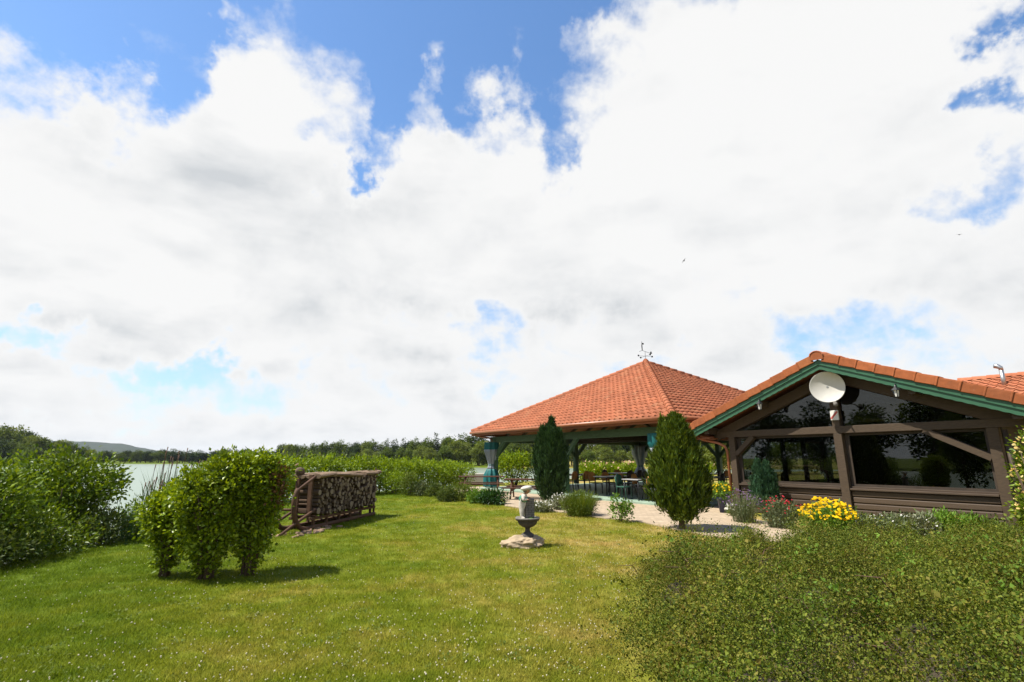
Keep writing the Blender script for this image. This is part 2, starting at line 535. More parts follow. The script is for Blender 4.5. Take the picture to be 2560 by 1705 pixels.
    m['white'] = plain('white_paint', (0.62, 0.61, 0.57), 0.5, 0.06, 6)
    m['dish'] = plain('dish_paint', (0.55, 0.53, 0.48), 0.45, 0.07, 5, bump=0.05)
    m['steel'] = plain('steel', (0.42, 0.42, 0.41), 0.45, 0.1, 8, metal=1.0, bump=0.05)
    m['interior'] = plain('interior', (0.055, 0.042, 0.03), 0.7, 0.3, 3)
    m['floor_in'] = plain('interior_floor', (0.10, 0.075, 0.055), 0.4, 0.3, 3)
    m['concrete'] = plain('green_concrete', (0.24, 0.32, 0.24), 0.75, 0.18, 4)
    m['cream_wall'] = plain('cream_wall', (0.46, 0.40, 0.33), 0.85, 0.12, 3)
    t = NT('glass')
    g = t.n('ShaderNodeBsdfGlossy'); g.inputs['Roughness'].default_value = 0.0; g.inputs[0].default_value = (0.95, 0.97, 0.95, 1)
    tr = t.n('ShaderNodeBsdfTransparent'); tr.inputs[0].default_value = (0.30, 0.33, 0.31, 1)
    fr = t.n('ShaderNodeFresnel'); fr.inputs[0].default_value = 1.62
    x = t.n('ShaderNodeMixShader'); t.l(fr.outputs[0], x.inputs[0]); t.l(tr.outputs[0], x.inputs[1]); t.l(g.outputs[0], x.inputs[2])
    m['glass'] = t.done(x)
    # furniture
    m['picnic'] = plain('picnic_wood', (0.095, 0.038, 0.018), 0.7, 0.3, 6, stretch=(0.7, 6, 6), bump=0.2, isl=0.15)
    m['tan'] = plain('tan_back', (0.48, 0.22, 0.05), 0.5, 0.15, 12)
    m['chair_green'] = plain('green_plastic', (0.02, 0.085, 0.055), 0.35, 0.1, 6)
    m['table_top'] = plain('table_top', (0.36, 0.36, 0.35), 0.3, 0.1, 6)
    m['teal'] = plain('teal_canvas', (0.008, 0.105, 0.105), 0.55, 0.2, 6, bump=0.2)
    m['clear_sheet'] = plain('plastic_sheet', (0.20, 0.23, 0.25), 0.35, 0.25, 5, spec=0.5, bump=0.3)
    # stones, statue
    m['rock'] = plain('limestone', (0.31, 0.235, 0.15), 0.9, 0.35, 7, bump=0.8, bd=0.03)
    m['chip'] = plain('brick_chip', (0.30, 0.19, 0.13), 0.9, 0.3, 9, bump=0.4, isl=0.4)
    m['st_stone'] = plain('statue_stone', (0.15, 0.135, 0.115), 0.85, 0.35, 20, bump=0.6, bd=0.006)
    m['st_dark'] = plain('statue_dark', (0.060, 0.052, 0.045), 0.8, 0.4, 16, bump=0.6, bd=0.006)
    m['st_white'] = plain('statue_white', (0.50, 0.46, 0.38), 0.7, 0.14, 14, bump=0.2)
    m['st_skin'] = plain('statue_skin', (0.50, 0.27, 0.17), 0.6, 0.15, 10)
    m['st_green'] = plain('statue_green', (0.04, 0.19, 0.12), 0.55, 0.25, 14)
    m['st_cap'] = plain('statue_cap', (0.46, 0.43, 0.36), 0.7, 0.15, 14)
    m['moss'] = plain('moss', (0.06, 0.14, 0.02), 0.9, 0.4, 30, bump=0.8)
    m['bark'] = plain('bark', (0.105, 0.072, 0.047), 0.9, 0.4, 14, stretch=(1, 1, 0.25), bump=0.8, bd=0.02)
    m['twig'] = plain('twig', (0.10, 0.055, 0.035), 0.85, 0.3, 14)
    t = NT('log')                                        # bark on the round side, rings and cracks on the sawn ends
    o = t.pos(False); sp = t.n('ShaderNodeSeparateXYZ'); t.l(o, sp.inputs[0])
    nr = t.n('ShaderNodeTexCoord').outputs['Normal']; ns = t.n('ShaderNodeSeparateXYZ'); t.l(nr, ns.inputs[0])
    end = t.math('GREATER_THAN', t.math('ABSOLUTE', ns.outputs[1]), 0.7)
    rr = t.math('SQRT', t.math('ADD', t.math('MULTIPLY', sp.outputs[0], sp.outputs[0]), t.math('MULTIPLY', sp.outputs[2], sp.outputs[2])))
    ring = t.math('SINE', t.math('ADD', t.math('MULTIPLY', rr, 520.0), t.math('MULTIPLY', t.noise(12, 3, world=False), 6.0)))
    oi = t.n('ShaderNodeObjectInfo').outputs['Random']
    ec = t.ramp(oi, [(0, (0.085, 0.062, 0.042)), (0.5, (0.19, 0.145, 0.10)), (1, (0.31, 0.25, 0.18))])
    ec = t.mix(t.math('MULTIPLY', t.math('ADD', ring, 1.0), 0.16), ec, (0.09, 0.06, 0.04))
    bk = t.ramp(t.noise(18, 5, 0.65, False, (1, 0.2, 1)), [(0.3, (0.045, 0.028, 0.018)), (0.7, (0.15, 0.10, 0.065))])
    m['log'] = t.done(t.bsdf(t.mix(end, bk, ec), 0.9, 0.15, bump=t.noise(22, 5, 0.6, False, (1, 0.25, 1)), bump_s=0.6, bump_d=0.012))
    m['bark_slab'] = plain('bark_slab', (0.20, 0.135, 0.083), 0.9, 0.45, 10, stretch=(0.3, 1, 1), bump=0.7, bd=0.02)
    m['sled'] = plain('sled_wood', (0.088, 0.045, 0.024), 0.8, 0.35, 10, stretch=(0.4, 1, 1), bump=0.4)
    # foliage
    m['lf_shrub'] = leaf_mat('leaf_shrub', [(0.068, 0.118, 0.004), (0.145, 0.220, 0.006), (0.25, 0.33, 0.008), (0.29, 0.36, 0.012)], 0.30, 0.3, 0.6)
    m['lf_hedge'] = leaf_mat('leaf_hedge', [(0.10, 0.170, 0.005), (0.18, 0.265, 0.007), (0.27, 0.35, 0.010)], 0.36, 0.4, 0.4)
    m['lf_bank'] = leaf_mat('leaf_bank', [(0.050, 0.095, 0.005), (0.105, 0.170, 0.007), (0.21, 0.28, 0.011)], 0.30, 0.35, 0.45)
    m['lf_brown'] = leaf_mat('leaf_brown', [(0.10, 0.05, 0.02), (0.17, 0.09, 0.035)], 0.2)
    m['lf_weed'] = leaf_mat('leaf_weed', [(0.05, 0.085, 0.016), (0.09, 0.13, 0.025), (0.13, 0.15, 0.035)], 0.3)
    m['lf_reed'] = leaf_mat('leaf_reed', [(0.04, 0.10, 0.03), (0.065, 0.145, 0.04), (0.10, 0.17, 0.06)], 0.3, 0.4)
    m['lf_cyp'] = leaf_mat('leaf_cypress', [(0.014, 0.036, 0.010), (0.026, 0.060, 0.015), (0.045, 0.09, 0.020)], 0.15, 0.55, 0.25)
    m['lf_thuja'] = leaf_mat('leaf_thuja', [(0.032, 0.060, 0.006), (0.070, 0.110, 0.008), (0.13, 0.165, 0.011)], 0.2, 0.55, 0.25)
    m['lf_jun'] = leaf_mat('leaf_juniper', [(0.022, 0.062, 0.028), (0.034, 0.085, 0.036), (0.05, 0.11, 0.05)], 0.15, 0.55, 0.25)
    m['lf_cot'] = leaf_mat('leaf_cotoneaster', [(0.026, 0.040, 0.005), (0.064, 0.084, 0.009), (0.112, 0.130, 0.013), (0.160, 0.172, 0.019), (0.20, 0.19, 0.028), (0.19, 0.14, 0.035)], 0.26, 0.5, 0.2, 0.3, 0.9, [(0.026, 0.052, 0.006), (0.056, 0.096, 0.010), (0.095, 0.140, 0.015), (0.138, 0.182, 0.022), (0.175, 0.22, 0.032)])
    m['lf_bright'] = leaf_mat('leaf_bright', [(0.10, 0.20, 0.02), (0.18, 0.30, 0.04)], 0.35)
    m['lf_herb'] = leaf_mat('leaf_herb', [(0.08, 0.13, 0.015), (0.12, 0.17, 0.022), (0.17, 0.20, 0.03)], 0.3)
    m['lf_dark'] = leaf_mat('leaf_dark', [(0.025, 0.07, 0.014), (0.045, 0.105, 0.018)], 0.25, 0.3, 0.5)
    m['lf_grey'] = leaf_mat('leaf_grey', [(0.07, 0.10, 0.035), (0.13, 0.16, 0.07), (0.20, 0.22, 0.12)], 0.25)
    m['lf_silver'] = leaf_mat('leaf_silver', [(0.13, 0.15, 0.075), (0.25, 0.26, 0.17)], 0.2)
    m['lf_tree'] = leaf_mat('leaf_tree', [(0.052, 0.086, 0.012), (0.088, 0.130, 0.016), (0.135, 0.175, 0.024)], 0.25, 0.5, 0.25, 0.3, 0.25)
    m['lf_tree_light'] = leaf_mat('leaf_tree_light', [(0.10, 0.14, 0.022), (0.15, 0.19, 0.03), (0.21, 0.24, 0.045)], 0.25, 0.5, 0.25, 0.3, 0.25)
    m['lf_tree_dark'] = leaf_mat('leaf_tree_dark', [(0.022, 0.045, 0.010), (0.038, 0.066, 0.014), (0.06, 0.092, 0.02)], 0.2, 0.5, 0.25, 0.3, 0.25)
    m['fl_yellow'] = leaf_mat('petal_yellow', [(0.56, 0.32, 0.005), (0.70, 0.47, 0.010)], 0.2, 0.6, 0.1)
    m['fl_red'] = leaf_mat('petal_red', [(0.34, 0.014, 0.022), (0.48, 0.04, 0.055)], 0.2, 0.6, 0.1)
    m['fl_purple'] = leaf_mat('petal_purple', [(0.11, 0.065, 0.13), (0.17, 0.10, 0.20)], 0.2, 0.6, 0.1)
    m['fl_cream'] = leaf_mat('petal_cream', [(0.62, 0.38, 0.09), (0.66, 0.54, 0.24)], 0.25, 0.6, 0.1)
    m['fl_white'] = leaf_mat('petal_white', [(0.68, 0.66, 0.58), (0.78, 0.76, 0.70)], 0.25, 0.6, 0.1)
    m['fl_pink'] = leaf_mat('petal_pink', [(0.42, 0.24, 0.14), (0.50, 0.34, 0.24)], 0.25, 0.6, 0.1)
    m['forest'] = plain('forest', (0.014, 0.026, 0.012), 0.9, 0.5, 0.06, world=True, bump=0.8, bd=4.0)
    m['soil'] = plain('soil', (0.045, 0.034, 0.02), 0.95, 0.3, 6, bump=0.6, bd=0.02)
    m['pot'] = plain('pot_blue', (0.03, 0.035, 0.075), 0.4, 0.2, 8)
    m['red_band'] = plain('red_band', (0.45, 0.10, 0.08), 0.6, 0.1, 8)


make_materials()

# ------------------------------------------------------------------ foliage helpers
def unit(a):
    return a / np.maximum(np.linalg.norm(a, axis=1, keepdims=True), 1e-9)


def leaf_arrays(rng, P, D, Nn, Ln, Wd, fold=0.18):
    """a folded diamond leaf at each point: P base, D direction, Nn face normal"""
    n = len(P)
    D = unit(D); S = unit(np.cross(D, Nn)); U = np.cross(S, D)
    Ln = np.broadcast_to(np.asarray(Ln, dtype=float), (n,))[:, None]; Wd = np.broadcast_to(np.asarray(Wd, dtype=float), (n,))[:, None]
    mid = P + D * Ln * 0.45 + U * Wd * fold
    V = np.stack([P, mid + S * Wd * 0.5, P + D * Ln, mid - S * Wd * 0.5], axis=1).reshape(-1, 3)
    b = np.arange(n)[:, None] * 4
    F = np.concatenate([b + np.array([[0, 3, 2]]), b + np.array([[0, 2, 1]])], axis=1).reshape(-1, 3)
    return V, F


def join_arrays(parts):
    Vs, Fs, o = [], [], 0
    for V, F in parts:
        Vs.append(V); Fs.append(F + o); o += len(V)
    return np.concatenate(Vs), np.concatenate(Fs)


def crown(rng, blobs, clumps, per, cr, ll, lw, inner=0.25, up=0.5, droop=0.0, shell=(0.72, 1.02)):
    """leaf clumps spread over and through a crown made of ellipsoids (cx,cy,cz,rx,ry,rz)"""
    B = np.array(blobs, dtype=float)
    area = (B[:, 3] * B[:, 4] + B[:, 4] * B[:, 5] + B[:, 3] * B[:, 5])
    k = rng.choice(len(B), clumps, p=area / area.sum())
    u = unit(rng.normal(size=(clumps, 3)))
    rad = rng.uniform(*shell, size=clumps)
    nin = int(clumps * inner)
    if nin: rad[:nin] = rng.uniform(0.25, 0.75, size=nin)
    C = B[k, :3] + u * B[k, 3:6] * rad[:, None]
    O = unit(u / B[k, 3:6])
    n = clumps * per
    ci = np.repeat(np.arange(clumps), per)
    off = rng.normal(size=(n, 3)) * 0.5
    crs = cr * rng.uniform(0.6, 1.35, size=clumps)
    P = C[ci] + off * crs[ci][:, None]
    D = unit(O[ci] * 0.6 + off * 0.9 + rng.normal(size=(n, 3)) * 0.55 + np.array([0, 0, 0.25 - droop]))
    Nn = unit(O[ci] * 0.5 + rng.normal(size=(n, 3)) * 0.55 + np.array([0, 0, up]))
    s = rng.uniform(0.65, 1.3, size=n)
    return leaf_arrays(rng, P, D, Nn, ll * s, lw * s)


def blades(rng, P, h, w, lean, seg=2, curve=0.5, az=None):
    """upright curved blades (grass, iris, reeds)"""
    n = len(P)
    a = rng.uniform(0, 2 * math.pi, n) if az is None else az
    d = np.stack([np.cos(a), np.sin(a), np.zeros(n)], 1); s = np.stack([-np.sin(a), np.cos(a), np.zeros(n)], 1)
    h = np.broadcast_to(np.asarray(h, float), (n,))[:, None]; w = np.broadcast_to(np.asarray(w, float), (n,))[:, None]
    lean = np.broadcast_to(np.asarray(lean, float), (n,))[:, None]
    rows = []
    for i in range(seg + 1):
        t = i / seg
        c = P + np.array([0, 0, 1.0]) * h * (t - 0.35 * curve * t * t * lean) + d * h * lean * (t * (1 - curve) + curve * t * t)
        if i < seg:
            ww = w * (1 - 0.55 * t)
            rows += [c - s * ww * 0.5, c + s * ww * 0.5]
        else:
            rows.append(c)
    V = np.stack(rows, 1).reshape(-1, 3); m = 2 * seg + 1
    b = np.arange(n)[:, None] * m
    tris = []
    for i in range(seg - 1):
        q = 2 * i; tris += [[q, q + 1, q + 3], [q, q + 3, q + 2]]
    q = 2 * (seg - 1); tris.append([q, q + 1, q + 2])
    F = np.concatenate([b + np.array([t_]) for t_ in tris], 1).reshape(-1, 3)
    return V, F


def flowers(rng, P, r, petals=6, up=None):
    """small round flower heads: a ring of petals"""
    n = len(P)
    Nn = unit(rng.normal(size=(n, 3)) * 0.45 + (np.array([-0.25, -0.55, 0.75]) if up is None else np.array(up)))
    T = unit(np.cross(Nn, np.array([0.31, 0.2, 0.93]))); Bt = np.cross(Nn, T)
    V = [P + Nn * r * 0.30]
    for k in range(petals):
        a = 2 * math.pi * k / petals
        V.append(P + (T * math.cos(a) + Bt * math.sin(a)) * r)
    V = np.stack(V, 1).reshape(-1, 3); m = petals + 1
    b = np.arange(n)[:, None] * m
    F = np.concatenate([b + np.array([[0, 1 + k, 1 + (k + 1) % petals]]) for k in range(petals)], 1).reshape(-1, 3)
    return V, F


def scatter(name, templates, P, rot, scl, idx, mat, label, kind='stuff', parent=None):
    """many small plants as one object: geometry-node instances of the template meshes on points"""
    me = bpy.data.meshes.new(name)
    n = len(P)
    me.vertices.add(n); me.vertices.foreach_set('co', np.asarray(P, np.float32).ravel())
    a = me.attributes.new('rot', 'FLOAT_VECTOR', 'POINT'); a.data.foreach_set('vector', np.asarray(rot, np.float32).ravel())
    a = me.attributes.new('scl', 'FLOAT', 'POINT'); a.data.foreach_set('value', np.asarray(scl, np.float32))
    a = me.attributes.new('idx', 'INT', 'POINT'); a.data.foreach_set('value', np.asarray(idx, np.int32))
    o = bpy.data.objects.new(name, me); COL.objects.link(o); me.materials.append(mat)
    if label: o['label'] = label
    if parent: o.parent = parent
    o['kind'] = kind
    ng = bpy.data.node_groups.new(name + '_nodes', 'GeometryNodeTree')
    ng.interface.new_socket('Geometry', in_out='INPUT', socket_type='NodeSocketGeometry')
    ng.interface.new_socket('Geometry', in_out='OUTPUT', socket_type='NodeSocketGeometry')
    gi = ng.nodes.new('NodeGroupInput'); go = ng.nodes.new('NodeGroupOutput')
    jn = ng.nodes.new('GeometryNodeJoinGeometry')
    for tm in reversed(templates):
        to = bpy.data.objects.new(name + '_seed', tm)
        oi = ng.nodes.new('GeometryNodeObjectInfo'); oi.inputs['Object'].default_value = to
        g2 = ng.nodes.new('GeometryNodeGeometryToInstance'); ng.links.new(oi.outputs['Geometry'], g2.inputs[0]); ng.links.new(g2.outputs[0], jn.inputs[0])
    ip = ng.nodes.new('GeometryNodeInstanceOnPoints')
    ng.links.new(gi.outputs[0], ip.inputs['Points']); ng.links.new(jn.outputs[0], ip.inputs['Instance'])
    ip.inputs['Pick Instance'].default_value = True

    def attr(nm, dt):
        q = ng.nodes.new('GeometryNodeInputNamedAttribute'); q.data_type = dt; q.inputs['Name'].default_value = nm
        return [s for s in q.outputs if s.enabled and s.name == 'Attribute'][0]
    ng.links.new(attr('idx', 'INT'), ip.inputs['Instance Index'])
    e2r = ng.nodes.new('FunctionNodeEulerToRotation'); ng.links.new(attr('rot', 'FLOAT_VECTOR'), e2r.inputs[0])
    ng.links.new(e2r.outputs[0], ip.inputs['Rotation'])
    ng.links.new(attr('scl', 'FLOAT'), ip.inputs['Scale'])
    sm = ng.nodes.new('GeometryNodeSetMaterial'); sm.inputs['Material'].default_value = mat
    ng.links.new(ip.outputs[0], sm.inputs[0]); ng.links.new(sm.outputs[0], go.inputs[0])
    md = o.modifiers.new('scatter', 'NODES'); md.node_group = ng
    return o


def in_poly(P, poly):
    x, y = P[:, 0], P[:, 1]; c = np.zeros(len(P), bool); q = np.array(poly)
    j = len(q) - 1
    for i in range(len(q)):
        xi, yi, xj, yj = q[i, 0], q[i, 1], q[j, 0], q[j, 1]
        c ^= ((yi > y) != (yj > y)) & (x < (xj - xi) * (y - yi) / (yj - yi + 1e-12) + xi); j = i
    return c


def sdist(P, poly):
    """distance to a polygon outline, negative inside"""
    q = np.array(poly); d = np.full(len(P), 1e9)
    for i in range(len(q)):
        a, b = q[i], q[(i + 1) % len(q)]; ab = b - a
        t = np.clip(((P - a) @ ab) / (ab @ ab), 0, 1)
        d = np.minimum(d, np.linalg.norm(P - a - t[:, None] * ab, axis=1))
    return np.where(in_poly(P, q), -d, d)


# ------------------------------------------------------------------ terrain, lake, path
LAKE_Z = -1.0
LAKE = [(-9.3, -60), (-9.3, 10), (-10.6, 20), (-6, 31), (-1, 37), (6, 46), (16, 55), (34, 66), (60, 74), (95, 84), (75, 118), (45, 128), (20, 136),
        (0, 141), (-22, 150), (-58, 190), (-107, 228), (-136, 238), (-190, 238), (-150, 180), (-134, 162), (-170, 155), (-205, 130), (-152, 60), (-110, 18), (-95, -60)]


def ground_z(P):
    d = sdist(P, LAKE)
    t = np.clip((d + 0.6) / 2.2, 0, 1); s = t * t * (3 - 2 * t)
    far = np.clip((P[:, 1] - 60) / 60, 0, 1) + np.clip((-P[:, 0] - 60) / 20, 0, 1)
    top = np.where(far > 0.3, -0.75 + np.clip(d, 0, 60) * 0.01, 0.0)
    return -1.9 + s * (top + 1.9)


def build_terrain():
    def axis(lo, hi, dense_lo, dense_hi, st, grow):
        a = list(np.arange(dense_lo, dense_hi + 1e-6, st)); s = st; v = dense_hi
        while v < hi: s *= grow; v += s; a.append(min(v, hi))
        s = st; v = dense_lo
        while v > lo: s *= grow; v -= s; a.insert(0, max(v, lo))
        return np.array(a)
    xs = axis(-3500, 3500, -24, 24, 0.45, 1.07); ys = axis(-1500, 4500, -4, 44, 0.45, 1.05)
    GX, GY = np.meshgrid(xs, ys); P = np.stack([GX.ravel(), GY.ravel()], 1)
    Z = ground_z(P); V = np.concatenate([P, Z[:, None]], 1)
    nx, ny = len(xs), len(ys)
    i = np.arange((ny - 1) * (nx - 1)); r, c = i // (nx - 1), i % (nx - 1); b = r * nx + c
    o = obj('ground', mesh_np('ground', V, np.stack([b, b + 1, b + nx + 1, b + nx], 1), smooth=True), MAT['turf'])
    tag(o, kind='structure')
    lake = MB().prism(LAKE, LAKE_Z - 0.02, LAKE_Z, 'xy')
    o = lake.build('lake', MAT['water']); tag(o, kind='structure')


build_terrain()

# shared frame of restaurant and pavilion
RA = Vector((7.039, 16.257, 0)); RZ = math.atan2(-0.8242, 0.5663)
EX = Vector((0.5663, -0.8242, 0)); EY = Vector((0.8242, 0.5663, 0))     # along the glazed front, into the building
PA = Vector((5.297, 16.558, 0)); PL, PEAVE, PAPEX = 13.2, 2.95, 6.45      # pavilion: eaves corner, side, heights


def rw(s, y, z=0.0): return RA + EX * s + EY * y + Vector((0, 0, z))
def pw(x, y, z=0.0): return PA + EX * x + EY * y + Vector((0, 0, z))


def flat(name, pts, z, mat, thick=0.10):
    o = MB().prism([(p[0], p[1]) for p in pts], z - thick, z, 'xy').build(name, mat)
    return tag(o, kind='structure')


def smooth_line(pts, k=6):
    out = []
    n = len(pts)
    for i in range(n - 1):
        p0, p1, p2, p3 = (np.array(pts[max(0, min(n - 1, i + q))]) for q in (-1, 0, 1, 2))
        for j in range(k):
            t = j / k
            out.append(tuple(0.5 * (2 * p1 + (p2 - p0) * t + (2 * p0 - 5 * p1 + 4 * p2 - p3) * t * t + (3 * p1 - p0 - 3 * p2 + p3) * t ** 3)))
    out.append(tuple(pts[-1])); return out


edge_px = [(1262, 1266), (1330, 1276), (1420, 1284), (1500, 1296), (1586, 1304), (1664, 1321), (1740, 1336), (1832, 1349), (1930, 1358)]
PATH_EDGE = smooth_line([tuple(gp(*q))[:2] for q in edge_px])
PATH_POLY = PATH_EDGE + [tuple(gp(2035, 1352))[:2], tuple(gp(2024, 1334))[:2], tuple(gp(1990, 1319))[:2], tuple(gp(1900, 1303))[:2],
                         tuple(gp(1835, 1288))[:2], tuple(rw(-0.4, 0.2))[:2], tuple(rw(-0.4, 4))[:2], tuple(pw(0.3, 4))[:2], tuple(pw(-PL, 6.0))[:2], (-2.6, 29.5), (-4.2, 28.6), (-2.6, 24.0), (-0.3, 20.6)]
flat('path', PATH_POLY, 0.03, MAT['path'])

# ------------------------------------------------------------------ roof tiles
TW, TE, TLEN = 0.27, 0.315, 0.385            # tile width, exposed length, full length


def tile_arrays():
    prof = [(0.0, 0.0), (0.027, 0.034), (0.068, 0.052), (0.108, 0.034), (0.14, 0.0), (0.20, -0.009), (0.27, 0.0)]
    V = [(u, 0.0, z + 0.062) for u, z in prof] + [(u, TLEN, z + 0.004) for u, z in prof] + [(u, 0.0, z + 0.034) for u, z in prof]
    F = []
    for i in range(6):
        F += [(i, i + 1, i + 8, i + 7), (i + 14, i + 15, i + 1, i)]
    return np.array(V), np.array(F)


TV, TF = tile_arrays()
TILE_MESH = mesh_np('roof_tile', TV, TF)
TILE_MESH.materials.append(MAT['tile'])


def tile_field(parent, org, du, dv, width, length, hip=0.0, single=None, name='tile_field'):
    """rows of S-tiles on a slope; hip: how much each end draws in per metre up; single(list): collects (dist, make) for tiles kept as objects"""
    org, du, dv = Vector(org), Vector(du), Vector(dv)
    nn = du.cross(dv).normalized()
    Mx = Matrix((du, dv, nn)).transposed()
    rng = np.random.default_rng(int(abs(org.x * 31 + org.y * 17) * 10) + 3)
    whole, cut = [], []
    for r in range(int(length / TE)):
        v0 = r * TE
        lo, hi = hip * (v0 + 0.05), width - hip * (v0 + 0.05)
        k0, k1 = math.floor(lo / TW), math.ceil(hi / TW)
        for k in range(k0, k1):
            u0 = k * TW
            lo2, hi2 = hip * (v0 + TLEN), width - hip * (v0 + TLEN)
            if u0 >= lo2 and u0 + TW <= hi2: whole.append((u0, v0))
            elif u0 + TW > lo and u0 < hi: cut.append((u0, v0))
    Mn = np.array(Mx)
    if single is not None:
        for (u0, v0) in whole:
            c = org + du * (u0 + TW / 2) + dv * (v0 + TE / 2)
            single.append((c, Mx, org + du * u0 + dv * v0))
        whole = []
    Vs, Fs, o = [], [], 0
    for (u0, v0) in whole + cut:
        V = TV.copy()
        V[:, 2] += rng.uniform(-0.004, 0.004); V[:, 0] += u0 + rng.uniform(-.004, .004); V[:, 1] += v0
        if hip:
            V[:, 0] = np.clip(V[:, 0], hip * V[:, 1], width - hip * V[:, 1])
        Vs.append(V @ Mn.T + np.array(org)); Fs.append(TF + o); o += len(V)
    if Vs:
        q = obj(name, mesh_np(name, np.concatenate(Vs), np.concatenate(Fs)), MAT['tile'], parent)
        q['kind'] = 'stuff'


def half_round(length, r0, r1, seg=7, thick=0.02):
    """a half-round cap tile along +y"""
    V, F = [], []
    for j, (y, r) in enumerate(((0, r0), (length, r1))):
        for k in range(seg + 1):
            a = math.pi * k / seg
            V.append((r * math.cos(a), y, r * math.sin(a)))
    for k in range(seg + 1):
        a = math.pi * k / seg
        V.append(((r0 - thick) * math.cos(a), 0, (r0 - thick) * math.sin(a)))
    m = seg + 1
    for k in range(seg):
        F += [(k, k + 1, m + k + 1, m + k), (2 * m + k, 2 * m + k + 1, k + 1, k)]
    return mesh_np('cap_tile', np.array(V), np.array(F), smooth=False)


CAP_MESH = half_round(0.44, 0.135, 0.115)
CAP_MESH.materials.append(MAT['tile'])


# ------------------------------------------------------------------ pavilion
def build_pavilion():
    root = empty('pavilion', PA, RZ, 'large open dining pavilion with a pyramid roof of orange tiles and green timber posts', 'pavilion')
    hx = PL / 2; rise = PAPEX - PEAVE; sl = math.hypot(hx, rise); cy, sy = hx / sl, rise / sl
    roof = MB()
    t = 0.05                                                   # boarding under the tiles, a thin closed pyramid shell
    b0, b1 = PEAVE - 0.02, PEAVE - 0.09
    vs = [(-PL, 0, b0), (0, 0, b0), (0, PL, b0), (-PL, PL, b0), (-hx, hx, PAPEX - 0.03), (-PL, 0, b1), (0, 0, b1), (0, PL, b1), (-PL, PL, b1), (-hx, hx, PAPEX - 0.11)]
    roof.add(vs, [(0, 1, 4), (1, 2, 4), (2, 3, 4), (3, 0, 4), (6, 5, 9), (7, 6, 9), (8, 7, 9), (5, 8, 9), (0, 5, 6, 1), (1, 6, 7, 2), (2, 7, 8, 3), (3, 8, 5, 0)])
    roof = roof.build('roof', MAT['soffit'], root)
    faces = [((-PL, 0, PEAVE), (1, 0, 0), (0, cy, sy)), ((0, 0, PEAVE), (0, 1, 0), (-cy, 0, sy)),
             ((0, PL, PEAVE), (-1, 0, 0), (0, -cy, sy)), ((-PL, PL, PEAVE), (0, -1, 0), (cy, 0, sy))]
    hip = hx / sl
    single = []
    for i, (o, du, dv) in enumerate(faces):
        tile_field(roof, o, du, dv, PL, sl, hip, single if i < 2 else None)
    # the 300 tiles that show largest are pieces of their own, the rest one field
    m = Matrix.Translation(PA) @ Matrix.Rotation(RZ, 4, 'Z')
    def seen(c):
        w = m @ c; return (w - Vector((0, 0, CAMH))).length + (4.0 if (w.x / w.y) > 0.47 else 0)
    single.sort(key=lambda q: seen(q[0]))
    rng = random.Random(4)
    for c, Mx, org in single[:290]:
        q = obj('roof_tile', TILE_MESH, None, roof)
        q.matrix_local = Matrix.Translation(org + Vector((0, 0, rng.uniform(-.004, .004)))) @ Mx.to_4x4() @ Matrix.Rotation(rng.uniform(-.012, .012), 4, 'Z')
    Vs, Fs, o = [], [], 0
    for c, Mx, org in single[290:]:
        Vs.append((TV + np.array((0, 0, rng.uniform(-.004, .004)))) @ np.array(Mx).T + np.array(org)); Fs.append(TF + o); o += len(TV)
    q = obj('tile_field', mesh_np('tile_field', np.concatenate(Vs), np.concatenate(Fs)), MAT['tile'], roof); q['kind'] = 'stuff'
    # hip caps
    apex = Vector((-hx, hx, PAPEX))
    for cx, cyy in ((0, 0), (-PL, 0), (0, PL), (-PL, PL)):
        a = Vector((cx, cyy, PEAVE + 0.03)); d = apex + Vector((0, 0, 0.03)) - a; n = int(d.length / 0.38); d.normalize()
        s = d.cross(Vector((0, 0, 1))).normalized(); u = s.cross(d)
        Mr = Matrix((s, d, u)).transposed().to_4x4()
        for k in range(n):
            q = obj('hip_tile', CAP_MESH, None, roof)
            q.matrix_local = Matrix.Translation(a + d * (0.38 * k) + Vector((0, 0, 0.012))) @ Mr @ Matrix.Rotation(R(-2.0), 4, 'X')
    cap = MB().lathe([(0.17, 0.0), (0.15, 0.10), (0.07, 0.19), (0.02, 0.21)], (-hx, hx, PAPEX + 0.03), 12)
    cap.build('apex_cap', MAT['tile'], roof)
    # half-round gutters and the fascia boards behind them
    g = 0.07
    for a, b in (((-PL, -g, 0), (0, -g, 0)), ((g, 0, 0), (g, PL, 0)), ((0, PL + g, 0), (-PL, PL + g, 0)), ((-PL - g, PL, 0), (-PL - g, 0, 0))):
        a = Vector(a) + Vector((0, 0, PEAVE - 0.035)); b = Vector(b) + Vector((0, 0, PEAVE - 0.035))
        MB().tube([a, b], 0.075, 10).build('gutter', MAT['copper'], roof)
        o_ = (a + b) / 2 - Vector((-hx, hx, 0)); o_.z = 0; o_.normalize()
        MB().bar(a - o_ * 0.09 - Vector((0, 0, 0.07)), b - o_ * 0.09 - Vector((0, 0, 0.07)), 0.03, 0.17).build('fascia_board', MAT['soffit'], roof)
    # rafters below the boarding
    for o, du, dv in faces:
        o, du, dv = Vector(o), Vector(du), Vector(dv)
        for k in range(1, 12):
            u = k * PL / 12; reach = min(u, PL - u) / hip
            if reach < 0.8: continue
            a = o + du * u + dv * 0.1 - Vector((0, 0, 0.17)); b = o + du * u + dv * (reach - 0.15) - Vector((0, 0, 0.17))
            MB().bar(a, b, 0.09, 0.15).build('rafter', MAT['brown_wood'], roof)
    # 3 x 3 posts (none in the middle), each with braces along the beams
    gx, gy = (-12.3, -6.6, -0.9), (0.95, 6.6, 12.25)
    FZ = 0.10
